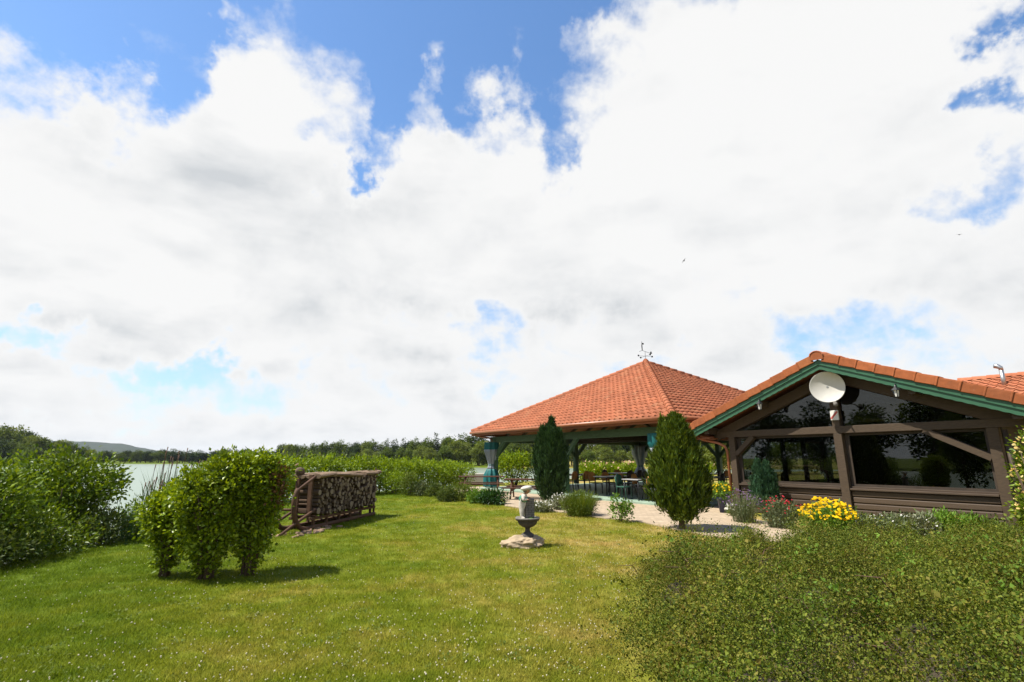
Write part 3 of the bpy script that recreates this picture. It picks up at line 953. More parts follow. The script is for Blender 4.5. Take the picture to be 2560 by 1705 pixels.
    for x in gx:
        for y in gy:
            if x == -6.6 and y == 6.6: continue
            p = MB().box((x, y, (FZ + 2.62) / 2 + FZ / 2), (0.24, 0.24, 2.62 - FZ)).build('post', MAT['green_frame'], root, bevel=0.012)
            for ax, sg in ((0, 1), (0, -1), (1, 1), (1, -1)):
                e = [x, y]; e[ax] += sg * 0.85
                on_line = (ax == 0 and gx[0] - 0.1 < e[0] < gx[-1] + 0.1 and y != 6.6) or (ax == 1 and gy[0] - 0.1 < e[1] < gy[-1] + 0.1 and x != -6.6)
                if not on_line: continue
                a = Vector((x, y, 1.62)); b = Vector((e[0], e[1], 2.50))
                MB().bar(a, b, 0.15, 0.17, (0, 0, 1)).build('brace', MAT['green_frame'], p)
    for y in (gy[0], gy[-1]):
        MB().box((-6.6, y, 2.56), (12.2, 0.18, 0.30)).build('beam', MAT['green_frame'], root, bevel=0.01)
    for x in (gx[0], gx[-1]):
        MB().box((x, 6.6, 2.565), (0.18, 11.08, 0.29)).build('beam', MAT['green_frame'], root, bevel=0.01)
    MB().box((-6.6, 6.6, 2.57), (0.17, 11.08, 0.27)).build('tie_beam', MAT['dark_frame'], root)
    MB().box((-3.7, 6.6, 2.571), (5.4, 0.17, 0.27)).build('tie_beam', MAT['dark_frame'], root)
    MB().box((-9.5, 6.6, 2.571), (5.4, 0.17, 0.27)).build('tie_beam', MAT['dark_frame'], root)
    # white board wall under the eaves on the side of the restaurant
    MB().box((-0.10, 2.6, 2.68), (0.04, 4.6, 0.30)).build('white_panel', MAT['white'], root)
    # floor slab with its green painted edge
    MB().box((-6.55, 6.75, 0.05), (12.9, 12.7, 0.10)).build('floor_slab', MAT['concrete'], root, bevel=0.01)
    # rainwater pipe at the corner
    MB().tube([(-12.85, -0.07, 2.86), (-12.8, 0.15, 2.74), (-12.55, 0.7, 2.66), (-12.46, 0.86, 2.55), (-12.46, 0.86, 0.12)], 0.045, 8).build('downpipe', MAT['copper'], root)
    # weather vane on the apex
    wv = empty('weather_vane', pw(-hx, hx, PAPEX + 0.20), R(20), 'thin black iron weather vane on the tip of the pyramid roof', 'weather vane')
    wv.scale = (0.84,) * 3
    MB().tube([(0, 0, -0.05), (0, 0, 0.48)], 0.013, 6).build('pole', MAT['dark'], wv)
    for i, a in enumerate((0, 90, 180, 270)):
        d = Vector((math.cos(R(a)), math.sin(R(a)), 0))
        arm = MB().tube([(0, 0, 0.20), d * 0.46 + Vector((0, 0, 0.20))], 0.008, 5)
        arm.box(d * 0.50 + Vector((0, 0, 0.20)), (0.07, 0.07, 0.09)); arm.build('compass_arm', MAT['dark'], wv)
    vane = MB().tube([(-0.42, 0, 0.46), (-0.2, 0, 0.55), (0.05, 0, 0.48), (0.42, 0, 0.40)], 0.012, 5)
    vane.prism([(0.38, 0.36), (0.52, 0.40), (0.44, 0.55), (0.36, 0.44)], -0.008, 0.008)
    vane.build('arrow', MAT['dark'], wv)
    fig = MB().tube([(-0.20, 0, 0.55), (-0.21, 0, 0.80), (-0.20, 0, 1.12)], [0.026, 0.036, 0.016], 6)
    fig.box((-0.13, 0, 0.98), (0.12, 0.03, 0.09)); fig.build('figure', MAT['dark'], wv)
    return root


build_pavilion()


# ------------------------------------------------------------------ restaurant
def build_restaurant():
    K, S0, ZA, YF = 0.405, 3.14, 3.93, -0.60       # roof slope, ridge position, height of the fascia's lower edge at the ridge, roof overhang
    SL, SR, YB = -1.02, 7.30, 10.0
    low = lambda s: ZA - K * abs(s - S0)
    root = empty('restaurant', RA, RZ, 'brown timber lake restaurant with a wide glazed gable and green roof edge', 'restaurant')
    wood = MAT['brown_wood']
    # posts, beams
    for s, w in ((0.02, 0.20), (3.12, 0.20), (6.22, 0.20)):
        MB().box((s, 0, 1.125), (w, 0.20, 2.25)).build('post', wood, root, bevel=0.008)
    MB().box((3.12, 0.0, 2.345), (7.3, 0.204, 0.19)).build('tie_beam', wood, root, bevel=0.008)
    MB().box((3.12, 0.0, (2.44 + 3.72) / 2), (0.19, 0.18, 3.72 - 2.44)).build('king_post', wood, root, bevel=0.008)
    for sg, a, b in ((1, (0.12, 1.72), (0.72, 2.25)), (-1, (6.12, 1.60), (5.0, 2.25))):
        MB().bar((a[0], -0.01, a[1]), (b[0], -0.01, b[1]), 0.13, 0.17, (0, 1, 0)).build('brace', wood, root)
    for e in (SL + 0.35, SR - 0.35):
        d = 1 if e < S0 else -1
        poly = [(e, low(e) - 0.0), (S0, low(S0) + 0.02), (S0, low(S0) - 0.27), (e + d * 0.15, low(e + d * 0.15) - 0.29)]
        MB().prism(poly, -0.085, 0.085).build('principal_rafter', wood, root)
    # purlins reaching out under the overhang
    for s in (-0.55, 1.25, 5.05, 6.75):
        MB().box((s, (YB + YF) / 2, low(s) + 0.02), (0.15, YB - YF - 0.1, 0.20)).build('purlin', wood, root)
    # roof: boarding, tiles, green barge boards, rake and ridge tiles
    roof = MB()
    for e in (SL, SR):
        roof.prism([(e, low(e) + 0.155), (S0, ZA + 0.155), (S0, ZA + 0.215), (e, low(e) + 0.215)], YF + 0.012, YB)
    roof = roof.build('roof', MAT['soffit'], root)
    ang = math.atan(K); c, s_ = math.cos(ang), math.sin(ang)
    tile_field(roof, (SL, YB, low(SL) + 0.225), (0, -1, 0), (c, 0, s_), YB - YF - 0.25, (S0 - SL) / c)
    tile_field(roof, (SR, YF + 0.25, low(SR) + 0.225), (0, 1, 0), (-c, 0, s_), YB - YF - 0.25, (SR - S0) / c)
    for e in (SL, SR):
        d = 1 if e > S0 else -1
        up = [(S0, ZA + 0.135), (e, low(e) + 0.135), (e, low(e) + 0.27), (S0, ZA + 0.27)]
        MB().prism(up, YF - 0.062, YF - 0.034).build('barge_board', MAT['green_paint'], roof)
        n = int(abs(e - S0) / 0.09)
        pts = []
        for k in range(n + 1):                                  # scalloped lower edge
            s = e + (S0 - e) * k / n
            pts.append((s, low(s) + 0.012 * (k % 2)))
        pts = pts + [(S0, ZA + 0.15), (e, low(e) + 0.15)]
        MB().prism(pts, YF - 0.032, YF - 0.002).build('scalloped_board', MAT['green_paint'], roof)

    def rake(d):
        L_ = 0.445
        q = MB()
        q.box((d * L_ / 2, 0.016, 0.080), (L_, 0.032, 0.20))
        q.box((d * L_ / 2, 0.155, 0.183), (L_, 0.30, 0.034))
        q.box((d * (L_ - 0.03), 0.008, 0.085), (0.045, 0.046, 0.222))
        me = q.mesh('rake_tile'); me.materials.append(MAT['rake']); return me
    rng = random.Random(9)
    for d, end in ((1, SR), (-1, SL)):
        me = rake(d); n = int(abs(end - S0) / c / 0.42) + 1
        for k in range(n):
            s = S0 + d * (0.10 + 0.42 * k) * c
            q = obj('rake_tile', me, None, roof)
            q.location = (s, YF - 0.105 + rng.uniform(-.005, .005), low(s) + 0.255)
            q.rotation_euler = (rng.uniform(-.02, .02), d * ang - d * R(3.0) + rng.uniform(-.008, .008), 0)
            q.modifiers.new('bevel', 'BEVEL').width = 0.012
    for k in range(25):
        q = obj('ridge_tile', CAP_MESH, None, roof); q.location = (S0, YF - 0.14 + 0.42 * k, ZA + 0.375 + (0.012 if k % 2 else 0)); q.scale = (1.35, 1, 1.0)
    MB().prism([(S0 - 0.16, ZA + 0.26), (S0 + 0.16, ZA + 0.26), (S0 + 0.165, ZA + 0.375), (S0 + 0.12, ZA + 0.45), (S0, ZA + 0.495), (S0 - 0.12, ZA + 0.45), (S0 - 0.165, ZA + 0.375)], YF - 0.125, YF - 0.10).build('ridge_end', MAT['rake'], roof)
    # main wing behind, its roof facing the garden
    zr = 4.46
    wing = MB().prism([(5.0, zr - K * 5.0), (10.0, zr), (15.0, zr - K * 5.0), (15.0, zr - K * 5.0 - 0.08), (10.0, zr - 0.08), (5.0, zr - K * 5.0 - 0.08)], 2.2, 14.0)
    me = wing.mesh('wing_roof')
    for v in me.vertices: v.co = (v.co.y, v.co.x, v.co.z)
    wing = obj('wing_roof', me, MAT['soffit'], root)
    tile_field(wing, (3.3, 5.0, zr - K * 5.0 + 0.01), (1, 0, 0), (0, c, s_), 10.7, 5.0 / c)
    for k in range(25):
        q = obj('ridge_tile', CAP_MESH, None, wing); q.location = (3.4 + 0.42 * k, 10.0, zr + 0.02); q.rotation_euler = (0, 0, R(-90))
    MB().box((9.4, 8.0, 1.15), (6.2, 3.0, 2.3)).build('wing_wall', MAT['cream_wall'], root)
    # plank skirting below the windows, sill boards
    for a, b in ((0.13, 3.01), (3.23, 6.11)):
        for k in range(5):
            z0 = 0.005 + k * 0.156
            q = MB(); q.box(((a + b) / 2, 0.0, 0.072), (b - a - 0.004 * (k % 3), 0.06, 0.140))
            q.build('plank', MAT['plank_wood'], root, (0, 0.0 + 0.008 * (k % 2), z0 + 0.004), bevel=0.022)
        MB().box(((a + b) / 2, -0.03, 0.815), (b - a, 0.13, 0.05)).build('sill', MAT['plank_wood'], root, bevel=0.008)
        MB().box(((a + b) / 2, 0.035, 0.862), (b - a, 0.09, 0.042)).build('sill', MAT['plank_wood'], root, bevel=0.006)
        # window: frame and pane
        f = MB()
        f.box(((a + b) / 2, 0.075, 0.915), (b - a, 0.05, 0.06)); f.box(((a + b) / 2, 0.075, 2.215), (b - a, 0.05, 0.06))
        f.box((a + 0.05, 0.075, 1.565), (0.10, 0.048, 1.24)); f.box((b - 0.03, 0.075, 1.565), (0.06, 0.048, 1.24))
        f = f.build('window', MAT['dark_frame'], root)
        MB().box(((a + b) / 2 + 0.02, 0.08, 1.565), (b - a - 0.14, 0.008, 1.26)).build('pane', MAT['glass'], f)
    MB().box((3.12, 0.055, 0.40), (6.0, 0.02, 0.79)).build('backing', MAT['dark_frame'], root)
    for d in (-1, 1):                                          # gable lights
        e = 0.15 if d < 0 else 6.1
        e2 = S0 + d * ((ZA - 0.30 - 2.44) / K)
        poly = [(S0 + d * 0.10, 2.44), (e2, 2.44), (S0 + d * 0.10, low(S0 + d * 0.10) - 0.30)]
        MB().prism(poly, 0.055, 0.062).build('gable_pane', MAT['glass'], root)
    # inside: floor, ceiling boards, walls with openings towards the terrace
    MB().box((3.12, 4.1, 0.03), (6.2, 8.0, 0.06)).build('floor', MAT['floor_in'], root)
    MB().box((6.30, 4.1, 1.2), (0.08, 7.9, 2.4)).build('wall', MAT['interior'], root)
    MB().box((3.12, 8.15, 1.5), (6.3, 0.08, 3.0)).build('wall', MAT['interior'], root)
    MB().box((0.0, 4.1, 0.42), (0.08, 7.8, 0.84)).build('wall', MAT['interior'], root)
    MB().box((0.0, 4.1, 2.33), (0.10, 7.8, 0.24)).build('beam', MAT['dark_frame'], root)
    for k in range(1, 6):
        MB().box((0.0, 0.1 + k * 1.45, 1.53), (0.12, 0.12, 1.38)).build('wall_post', MAT['dark_frame'], root)
    MB().box((-0.72, 4.7, 2.215), (0.5, 10.4, 0.03)).build('soffit', MAT['soffit'], root)
    # gutter and rainwater pipe on the corner
    MB().tube([(SL - 0.03, YF - 0.02, low(SL) + 0.10), (SL - 0.03, YB, low(SL) + 0.10)], 0.07, 10).build('gutter', MAT['copper'], root)
    MB().tube([(SL, -0.35, 2.31), (SL + 0.14, -0.32, 2.20), (SL + 0.62, -0.20, 2.08), (SL + 0.82, -0.13, 1.97), (SL + 0.855, -0.08, 1.80), (SL + 0.865, -0.08, 0.03)], 0.042, 10).build('downpipe', MAT['copper'], root)
    MB().tube([(6.42, -0.08, 2.2), (6.42, -0.08, 0.03)], 0.042, 10).build('downpipe', MAT['dark_frame'], root)
    # metal flue on the wing roof
    fl = MB().tube([(4.85, 9.0, 3.95), (4.85, 9.0, 4.62)], 0.065, 12)
    fl = fl.build('flue', MAT['steel'], root)
    MB().tube([(4.85, 9.0, 4.62), (4.85, 9.0, 4.70), (4.76, 9.0, 4.77), (4.69, 9.0, 4.79)], [0.068, 0.072, 0.085, 0.08], 12).build('cowl', MAT['steel'], fl)
    # box with a red bar on the king post
    bx = empty('white_box', rw(3.13, -0.115, 2.60), RZ, 'small white box with a red diagonal bar on the post below the dish', 'box')
    MB().box((0, 0, 0.13), (0.20, 0.05, 0.26)).build('casing', MAT['white'], bx, bevel=0.008)
    MB().bar((-0.085, -0.028, 0.04), (0.085, -0.028, 0.225), 0.006, 0.05, (-0.74, 0, 0.67)).build('bar', MAT['red_band'], bx)
    # lanterns under the barge boards
    for s, lb in ((1.40, 'small dark lantern on the green roof edge between ridge and the pavilion side'), (4.79, 'small dark lantern on the green roof edge over the wide glazed bay')):
        z = low(s) - 0.23
        la = empty('lantern', rw(s, YF - 0.09, z), RZ, lb, 'lantern', 'lanterns on the gable')
        MB().lathe([(0.045, 0.0), (0.045, 0.012), (0.02, 0.02)], (0, 0, -0.02), 6, False).build('base', MAT['dark'], la)
        MB().lathe([(0.045, 0.0), (0.068, 0.15)], (0, 0, 0.0), 6, False).build('glass', MAT['white'], la)
        fr = MB()
        for k in range(6):
            a = 2 * math.pi * k / 6
            fr.tube([(0.048 * math.cos(a), 0.048 * math.sin(a), -0.005), (0.072 * math.cos(a), 0.072 * math.sin(a), 0.155)], 0.008, 4)
        fr.build('frame', MAT['dark'], la)
        MB().lathe([(0.105, 0.0), (0.10, 0.015), (0.03, 0.075), (0.022, 0.10), (0.006, 0.125)], (0, 0, 0.152), 6, False).build('cap', MAT['dark'], la)
        MB().tube([(0, 0, 0.25), (0, 0.0, 0.29), (0, 0.05, 0.30), (0, 0.06, 0.26)], 0.012, 6).build('bracket', MAT['dark'], la)


build_restaurant()


# ------------------------------------------------------------------ satellite dish
def build_dish():
    c = rw(3.21, -0.50, 3.46)
    # its face looks out to the garden, a little down the photograph's line of sight
    look = (Vector((-1.5, 0.0, 2.6)) - c).normalized()
    d = empty('satellite_dish', c, 0, 'round white satellite dish in front of the gable tip', 'dish')
    q = look.to_track_quat('Z', 'Y').to_matrix().to_4x4()
    prof = []
    for k in range(9):
        r = 0.40 * k / 8; prof.append((max(r, 0.002), 0.085 * (r / 0.40) ** 2 - 0.085))
    prof += [(0.412, 0.006), (0.412, -0.008), (0.395, -0.018)] + [(max(0.40 * k / 8, 0.002), 0.085 * (k / 8) ** 2 - 0.10) for k in range(7, -1, -1)]
    me = MB().lathe(prof, (0, 0, 0), 36).mesh('reflector'); me.transform(q)
    obj('reflector', me, MAT['dish'], d)
    # feed arm from the lower rim to the receiver
    down = (Vector((0, 0, -1)) - look * look.dot(Vector((0, 0, -1)))).normalized(); side = look.cross(down)
    side = side if side.x > 0 else -side
    foot = down * 0.40 + side * 0.12
    lnb = down * 0.50 + look * 0.26 + side * 0.16
    MB().tube([foot - look * 0.05, foot + look * 0.10, lnb], 0.018, 6).build('feed_arm', MAT['steel'], d)
    h = MB().tube([lnb - look * 0.02, lnb + look * 0.05, lnb + look * 0.05 - (lnb * 0.16)], [0.045, 0.055, 0.04], 8); h.build('receiver', MAT['st_stone'], d)
    br = MB().tube([-look * 0.08, -look * 0.16, Vector((0.02, 0, -0.12)) - look * 0.22], 0.028, 8)
    br.bar(-look * 0.14 + down * 0.05, -look * 0.34 + down * 0.10, 0.05, 0.05); br.build('bracket', MAT['steel'], d)


build_dish()


# ------------------------------------------------------------------ furniture
def build_picnic(loc, rz, label):
    t = empty('picnic_table', loc, rz, label, 'picnic table', 'picnic tables on the terrace')
    for k in range(5):
        MB().box((0, -0.30 + 0.15 * k, 0.735), (2.1, 0.135, 0.04)).build('top_board', MAT['picnic'], t)
    for y in (-0.70, 0.70):
        for k in (-0.07, 0.07):
            MB().box((0, y + k, 0.43), (2.1, 0.125, 0.04)).build('seat_board', MAT['picnic'], t)
    for x in (-0.75, 0.75):
        for sg in (-1, 1):
            MB().bar((x, sg * 0.66, 0.0), (x, sg * 0.22, 0.715), 0.05, 0.12, (0, 1, 0.2)).build('leg', MAT['picnic'], t)
        MB().box((x + 0.052, 0, 0.36), (0.045, 1.6, 0.10)).build('cross_bar', MAT['picnic'], t)
        MB().box((x + 0.052, 0, 0.695), (0.045, 0.70, 0.05)).build('top_bearer', MAT['picnic'], t)
    return t


build_picnic((-1.43, 24.2, 0.03), R(3), 'brown wooden picnic table in front of the low pale wall')
build_picnic((0.75, 21.0, 0.03), R(-6), 'brown wooden picnic table half hidden behind the dark cypress')

CH = {}


def make_chair(kind):
    t = empty('chair', (0, 0, 0), 0, 'x', 'chair', 'chairs under the pavilion')
    back, seat, frame = {'tan': ('tan', 'dark_frame', 'dark'), 'green': ('chair_green',) * 3, 'dark': ('dark_frame', 'dark_frame', 'dark')}[kind]
    MB().box((0, 0, 0.45), (0.42, 0.42, 0.04), taper=0.95).build('seat', MAT[seat], t, bevel=0.01)
    b = MB(); n = 7; vs, fs = [], []
    for j, z in enumerate((0.52, 0.62, 0.76, 0.86, 0.90)):
        wd = (0.18, 0.215, 0.22, 0.17, 0.08)[j]
        for k in range(n):
            u = -1 + 2 * k / (n - 1)
            vs.append((wd * u, 0.20 + 0.16 * (z - 0.5) - 0.05 * u * u, z))
    m = len(vs)
    vs += [(x, y + 0.02, z) for x, y, z in vs]
    for j in range(4):
        for k in range(n - 1):
            a = j * n + k; fs += [(a, a + 1, a + n + 1, a + n), (m + a, m + a + n, m + a + n + 1, m + a + 1)]
    for k in range(n - 1): fs += [(k, m + k, m + k + 1, k + 1), (4 * n + k, 4 * n + k + 1, m + 4 * n + k + 1, m + 4 * n + k)]
    for j in range(4): fs += [(j * n, (j + 1) * n, m + (j + 1) * n, m + j * n), (j * n + n - 1, m + j * n + n - 1, m + (j + 1) * n + n - 1, (j + 1) * n + n - 1)]
    b.add(vs, fs, True); b.build('backrest', MAT[back], t)
    for x in (-0.18, 0.18):
        MB().tube([(x, -0.18, 0.44), (x * 1.1, -0.21, 0.0)], 0.016, 6).build('leg', MAT[frame], t)
        MB().tube([(x * 1.1, 0.24, 0.0), (x, 0.19, 0.44), (x * 1.02, 0.215, 0.58), (x * 1.15, 0.25, 0.80)], 0.016, 6).build('leg', MAT[frame], t)
    return t


def make_table():
    t = empty('dining_table', (0, 0, 0), 0, 'x', 'table', 'dining tables under the pavilion')
    MB().box((0, 0, 0.735), (0.80, 1.5, 0.03)).build('top', MAT['table_top'], t, bevel=0.006)
    MB().box((0, 0, 0.70), (0.70, 1.4, 0.036)).build('apron', MAT['dark'], t)
    for x in (-0.33, 0.33):
        for y in (-0.68, 0.68):
            MB().tube([(x, y, 0.0), (x, y, 0.69)], 0.022, 6).build('leg', MAT['dark'], t)
    return t


def furnish():
    rng = random.Random(21)
    words = {'tan': 'dark metal chair with a rounded tan backrest', 'green': 'dark green moulded garden chair', 'dark': 'dark wooden chair'}
    tables = [(-5.35, 2.5, 'front row, nearest the cypress', 'first middle table'), (-2.6, 1.35, 'front row, beside the bright conifer', 'first conifer table'), (-8.6, 2.9, 'front row, behind the cypress', 'front cypress table'),
              (-5.2, 5.9, 'second row, in line with the middle bay', 'second middle table'), (-2.5, 5.3, 'second row, seen past the bright conifer', 'second conifer table'), (-8.6, 6.6, 'second row, behind the cypress', 'second cypress table'),
              (-2.4, 9.0, 'far row, beside the downpipe', 'far downpipe table'), (-5.4, 9.4, 'far row, in the middle bay', 'far middle table')]
    kinds = [('tan', 'tan', 'tan', 'dark'), ('green', 'tan', 'tan', 'tan'), ('dark', 'tan', 'dark', 'tan'), ('dark', 'tan', 'green', 'dark'),
             ('dark', 'dark', 'tan', 'dark'), ('dark', 'dark', 'tan', 'dark'), ('dark', 'dark', 'dark', 'tan'), ('dark', 'dark', 'dark', 'tan')]
    t0 = None
    place = ('left front', 'right front', 'left rear', 'right rear')
    for i, (x, y, lb, short) in enumerate(tables):
        lab = 'grey topped dining table under the pavilion, ' + lb
        p = pw(x, y, 0.10)
        if t0 is None: t0 = make_table(); t = t0; t.location = p; t.rotation_euler = (0, 0, RZ); t['label'] = lab
        else: t = clone(t0, p, RZ, 1.0, lab)
        for k, (dx, dy) in enumerate(((-0.62, -0.38), (0.62, -0.38), (-0.62, 0.38), (0.62, 0.38))):
            kd = kinds[i][k]
            q = pw(x + dx + rng.uniform(-.05, .05), y + dy + rng.uniform(-.05, .05), 0.10)
            rz = RZ + (R(90) if dx < 0 else R(-90)) + rng.uniform(-.3, .3)
            lc = words[kd] + ', ' + place[k] + ' seat at ' + short
            if kd not in CH: c = make_chair(kd); CH[kd] = c; c.location = q; c.rotation_euler = (0, 0, rz); c['label'] = lc
            else: clone(CH[kd], q, rz, 1.0, lc)


furnish()


def build_curtain(loc, rz, label, h0, h1, tie, r, segs):
    """a side curtain gathered round a post: teal canvas bands above and below a band of clear sheet"""
    c = empty('side_curtain', loc, rz, label, 'curtain', 'gathered side curtains of the pavilion')
    rng = random.Random(int(loc[0] * 100))
    ph = rng.uniform(0, 6)
    def rad(z):
        return r * (0.42 + 0.58 * min(1, abs(z - tie) / (0.75 if z > tie else 0.5)) ** 1.1)
    for z0, z1, mt, nm in segs:
        n = 10
        prof = [(rad(z0 + (z1 - z0) * k / n), z0 + (z1 - z0) * k / n) for k in range(n + 1)]
        q = MB().lathe(prof, (0, 0, 0), 44, True, lambda a, z: 1 + 0.16 * math.sin(9 * a + ph + z) + 0.07 * math.sin(17 * a + 2 * z))
        q.build(nm, MAT[mt], c)
    MB().lathe([(rad(tie) * 1.12, tie - 0.03), (rad(tie) * 1.14, tie), (rad(tie) * 1.12, tie + 0.03)], (0, 0, 0), 16).build('tie', MAT['teal'], c)


build_curtain(pw(-12.38, 0.78, 0.10), RZ, 'teal side curtain gathered round the far corner post beside the picnic tables', 0, 2.3, 1.15, 0.36,
              [(0.05, 0.95, 'teal', 'hem_band'), (0.95, 1.95, 'clear_sheet', 'clear_band'), (1.95, 2.32, 'teal', 'canvas_band')])
build_curtain(pw(-1.05, 0.62, 0.10), RZ, 'teal and grey side curtain gathered at the corner post behind the bright conifer', 0, 2.3, 1.25, 0.42,
              [(0.35, 1.0, 'clear_sheet', 'hem_band'), (1.0, 1.85, 'clear_sheet', 'clear_band'), (1.85, 2.34, 'teal', 'canvas_band')])
build_curtain(pw(-12.2, 12.05, 0.10), RZ, 'grey clear side curtain gathered at the far rear corner of the pavilion', 0, 2.3, 1.0, 0.42,
              [(0.3, 1.0, 'clear_sheet', 'hem_band'), (1.0, 2.3, 'clear_sheet', 'clear_band')])

# low pale wall beside the lake
lw = empty('garden_wall', gp(1170, 1213), R(-4), 'low pale rendered wall with a rounded end behind the picnic tables', 'wall')
prof_wall = [(-1.22, 0.06), (-1.22, 0.52), (-1.17, 0.62), (-1.05, 0.66), (1.35, 0.70), (1.35, 0.06)]
MB().prism(prof_wall, -0.14, 0.14).build('body', MAT['cream_wall'], lw, bevel=0.03)
MB().box((0.1, -0.02, 0.0), (2.3, 0.22, 0.14)).build('footing', MAT['st_dark'], lw)

# flower pot by the corner post
fp = empty('flower_pot', gp(1812, 1284), 0, 'dark blue pot of yellow flowers beside the copper downpipe', 'flower pot')
MB().lathe([(0.13, 0.0), (0.17, 0.40), (0.20, 0.42), (0.20, 0.46), (0.17, 0.46), (0.16, 0.43)], (0, 0, 0), 20).build('pot', MAT['pot'], fp)
_r = np.random.default_rng(5)
_V, _F = crown(_r, [(-0.05, 0, 0.62, 0.30, 0.28, 0.22)], 70, 12, 0.10, 0.07, 0.035)
obj('foliage', mesh_np('foliage', _V, None, _F), MAT['lf_bright'], fp)
_u = unit(_r.normal(size=(60, 3))); _u[:, 2] = np.abs(_u[:, 2])
_V, _F = flowers(_r, np.array([-0.05, 0, 0.64]) + _u * np.array([0.30, 0.28, 0.22]), 0.03)
obj('flower_heads', mesh_np('flower_heads', _V, None, _F), MAT['fl_yellow'], fp)


# ------------------------------------------------------------------ log sled
def build_sled():
    a, b = Vector((-4.62, 11.75, 0)), Vector((-3.86, 15.1, 0))
    d = (b - a); L_ = d.length; rz = math.atan2(d.y, d.x)
    # local frame: x along the sled from its horned front to the rear, y to the left of that (away from the camera), z up
    sl = empty('wood_sled', a, rz, 'old brown wooden log sled with tall curved runners, loaded with firewood', 'sled')
    W_ = 0.66
    m = MAT['sled']
    for y in (0.08, W_ - 0.08):
        pts = [(L_ - 0.05, y, 0.06), (0.6, y, 0.05), (0.1, y, 0.06), (-0.10, y, 0.15), (-0.26, y, 0.36), (-0.32, y, 0.62), (-0.29, y, 0.82), (-0.22, y, 0.92)]
        q = MB()
        sm_ = smooth_line(pts, 4)
        q.tube(sm_, [0.052] * len(sm_), 8); q.build('runner', m, sl)
        MB().tube([(-0.24, y, 0.90), (0.12, y, 1.06), (0.48, y, 1.22)], [0.032, 0.034, 0.03], 8).build('handle', m, sl)
        MB().tube([(-0.72, y - 0.02, 0.03), (-0.1, y, 0.24), (0.5, y, 0.44)], [0.03, 0.034, 0.03], 8).build('shaft', m, sl)
        MB().box((L_ / 2 + 0.12, y, 0.245), (L_ - 0.35, 0.07, 0.06)).build('rail', m, sl)
        for k in range(6):
            x = 0.45 + k * (L_ - 0.75) / 5
            MB().box((x, y, 0.155), (0.055, 0.055, 0.13)).build('strut', m, sl)
    for k in range(6):
        x = 0.45 + k * (L_ - 0.75) / 5
        MB().box((x, W_ / 2, 0.29), (0.08, W_, 0.03)).build('cross_bar', m, sl)
    MB().tube([(-0.31, 0.06, 0.50), (-0.31, W_ - 0.06, 0.50)], 0.028, 8).build('cross_bar', m, sl)
    for y in (0.16, 0.50):
        MB().box((0.36, y, 0.74), (0.06, 0.09, 0.96)).build('stake', m, sl)
    MB().box((L_ - 0.06, 0.10, 0.67), (0.04, 0.04, 1.28)).build('stake', m, sl)
    MB().box((L_ - 0.06, 0.58, 0.62), (0.04, 0.04, 0.96)).build('stake', m, sl)
    # firewood: stacked across the sled, sawn ends towards the lawn
    rng = random.Random(12)
    x0, x1, z0, z1 = 0.50, L_ - 0.10, 0.305, 1.14
    disks = []
    rows, z = [], z0
    for tries in range(9000):
        r = rng.choice((0.040, 0.046, 0.052, 0.058, 0.064, 0.072, 0.082))
        if tries > 4000: r = rng.choice((0.026, 0.031, 0.037))
        x, zz = rng.uniform(x0 + r, x1 - r), rng.uniform(z0 + r, z1 - r)
        if all((x - p) ** 2 + (zz - q) ** 2 > (r + s - 0.004) ** 2 for p, q, s in disks):
            disks.append((x, zz, r))
        if len(disks) > 285: break
    meshes = []
    for v in range(10):
        n = 11; vs, fs = [], []
        lob = [1 + rng.uniform(-.10, .10) for _ in range(n)]
        for j, y in enumerate((0.0, 0.012, 0.5, 0.988, 1.0)):
            k_ = 0.94 if j in (0, 4) else 1.0
            for k in range(n):
                an = 2 * math.pi * k / n
                vs.append((k_ * lob[k] * math.cos(an), y, k_ * lob[k] * math.sin(an)))
        for j in range(4):
            for k in range(n):
                fs.append((j * n + k, j * n + (k + 1) % n, (j + 1) * n + (k + 1) % n, (j + 1) * n + k))
        fs += [tuple(range(n - 1, -1, -1)), tuple(4 * n + k for k in range(n))]
        mb = MB(); mb.add(vs, fs); me = mb.mesh('firewood_log'); me.materials.append(MAT['log']); meshes.append(me)
    base = Matrix.Translation(a) @ Matrix.Rotation(rz, 4, 'Z')
    def put(me, mat4, label, group):
        q = obj('firewood_log', me); q.matrix_world = base @ mat4
        tag(q, label, 'log', group); return q
    for i, (x, z, r) in enumerate(disks):
        ln = rng.uniform(0.60, 0.68)
        put(meshes[i % 10], Matrix.Translation((x, rng.uniform(-0.05, 0.05) + (W_ - ln) / 2, z)) @ Matrix.Rotation(rng.uniform(0, 6.28), 4, 'Y') @ Matrix.Diagonal((r, ln, r, 1)),
            'cut firewood log in the stack on the sled, sawn end showing', 'stacked firewood logs')
    # a layer of split logs and bark slabs along the top
    x = x0 - 0.12; i = 0
    while x < x1 - 0.1:
        ln = rng.uniform(0.45, 0.95); ln = min(ln, x1 + 0.06 - x)
        for j, y in enumerate((-0.02, 0.16, 0.34, 0.50)):
            r = rng.uniform(0.05, 0.085)
            mt = Matrix.Translation((x + rng.uniform(-.05, .05), y + 0.06, z1 + r * 0.5 + rng.uniform(0, .03))) @ Matrix.Rotation(R(-90) + rng.uniform(-.12, .12), 4, 'Z') @ Matrix.Rotation(rng.uniform(-.04, .06), 4, 'X') @ Matrix.Diagonal((r * 1.5, ln, r * 0.7, 1))
            q = put(meshes[(i + j) % 10], mt, 'weathered split log laid lengthwise over the top of the firewood stack', 'logs laid over the firewood stack')
            q.data = q.data.copy(); q.data.materials[0] = MAT['bark_slab']
        x += ln + 0.02; i += 1
    q = MB().ellipsoid((0, 0, 0), (0.13, 0.11, 0.10), 10, 7, (0.2, 0.3, 0)); me = q.mesh('stump')
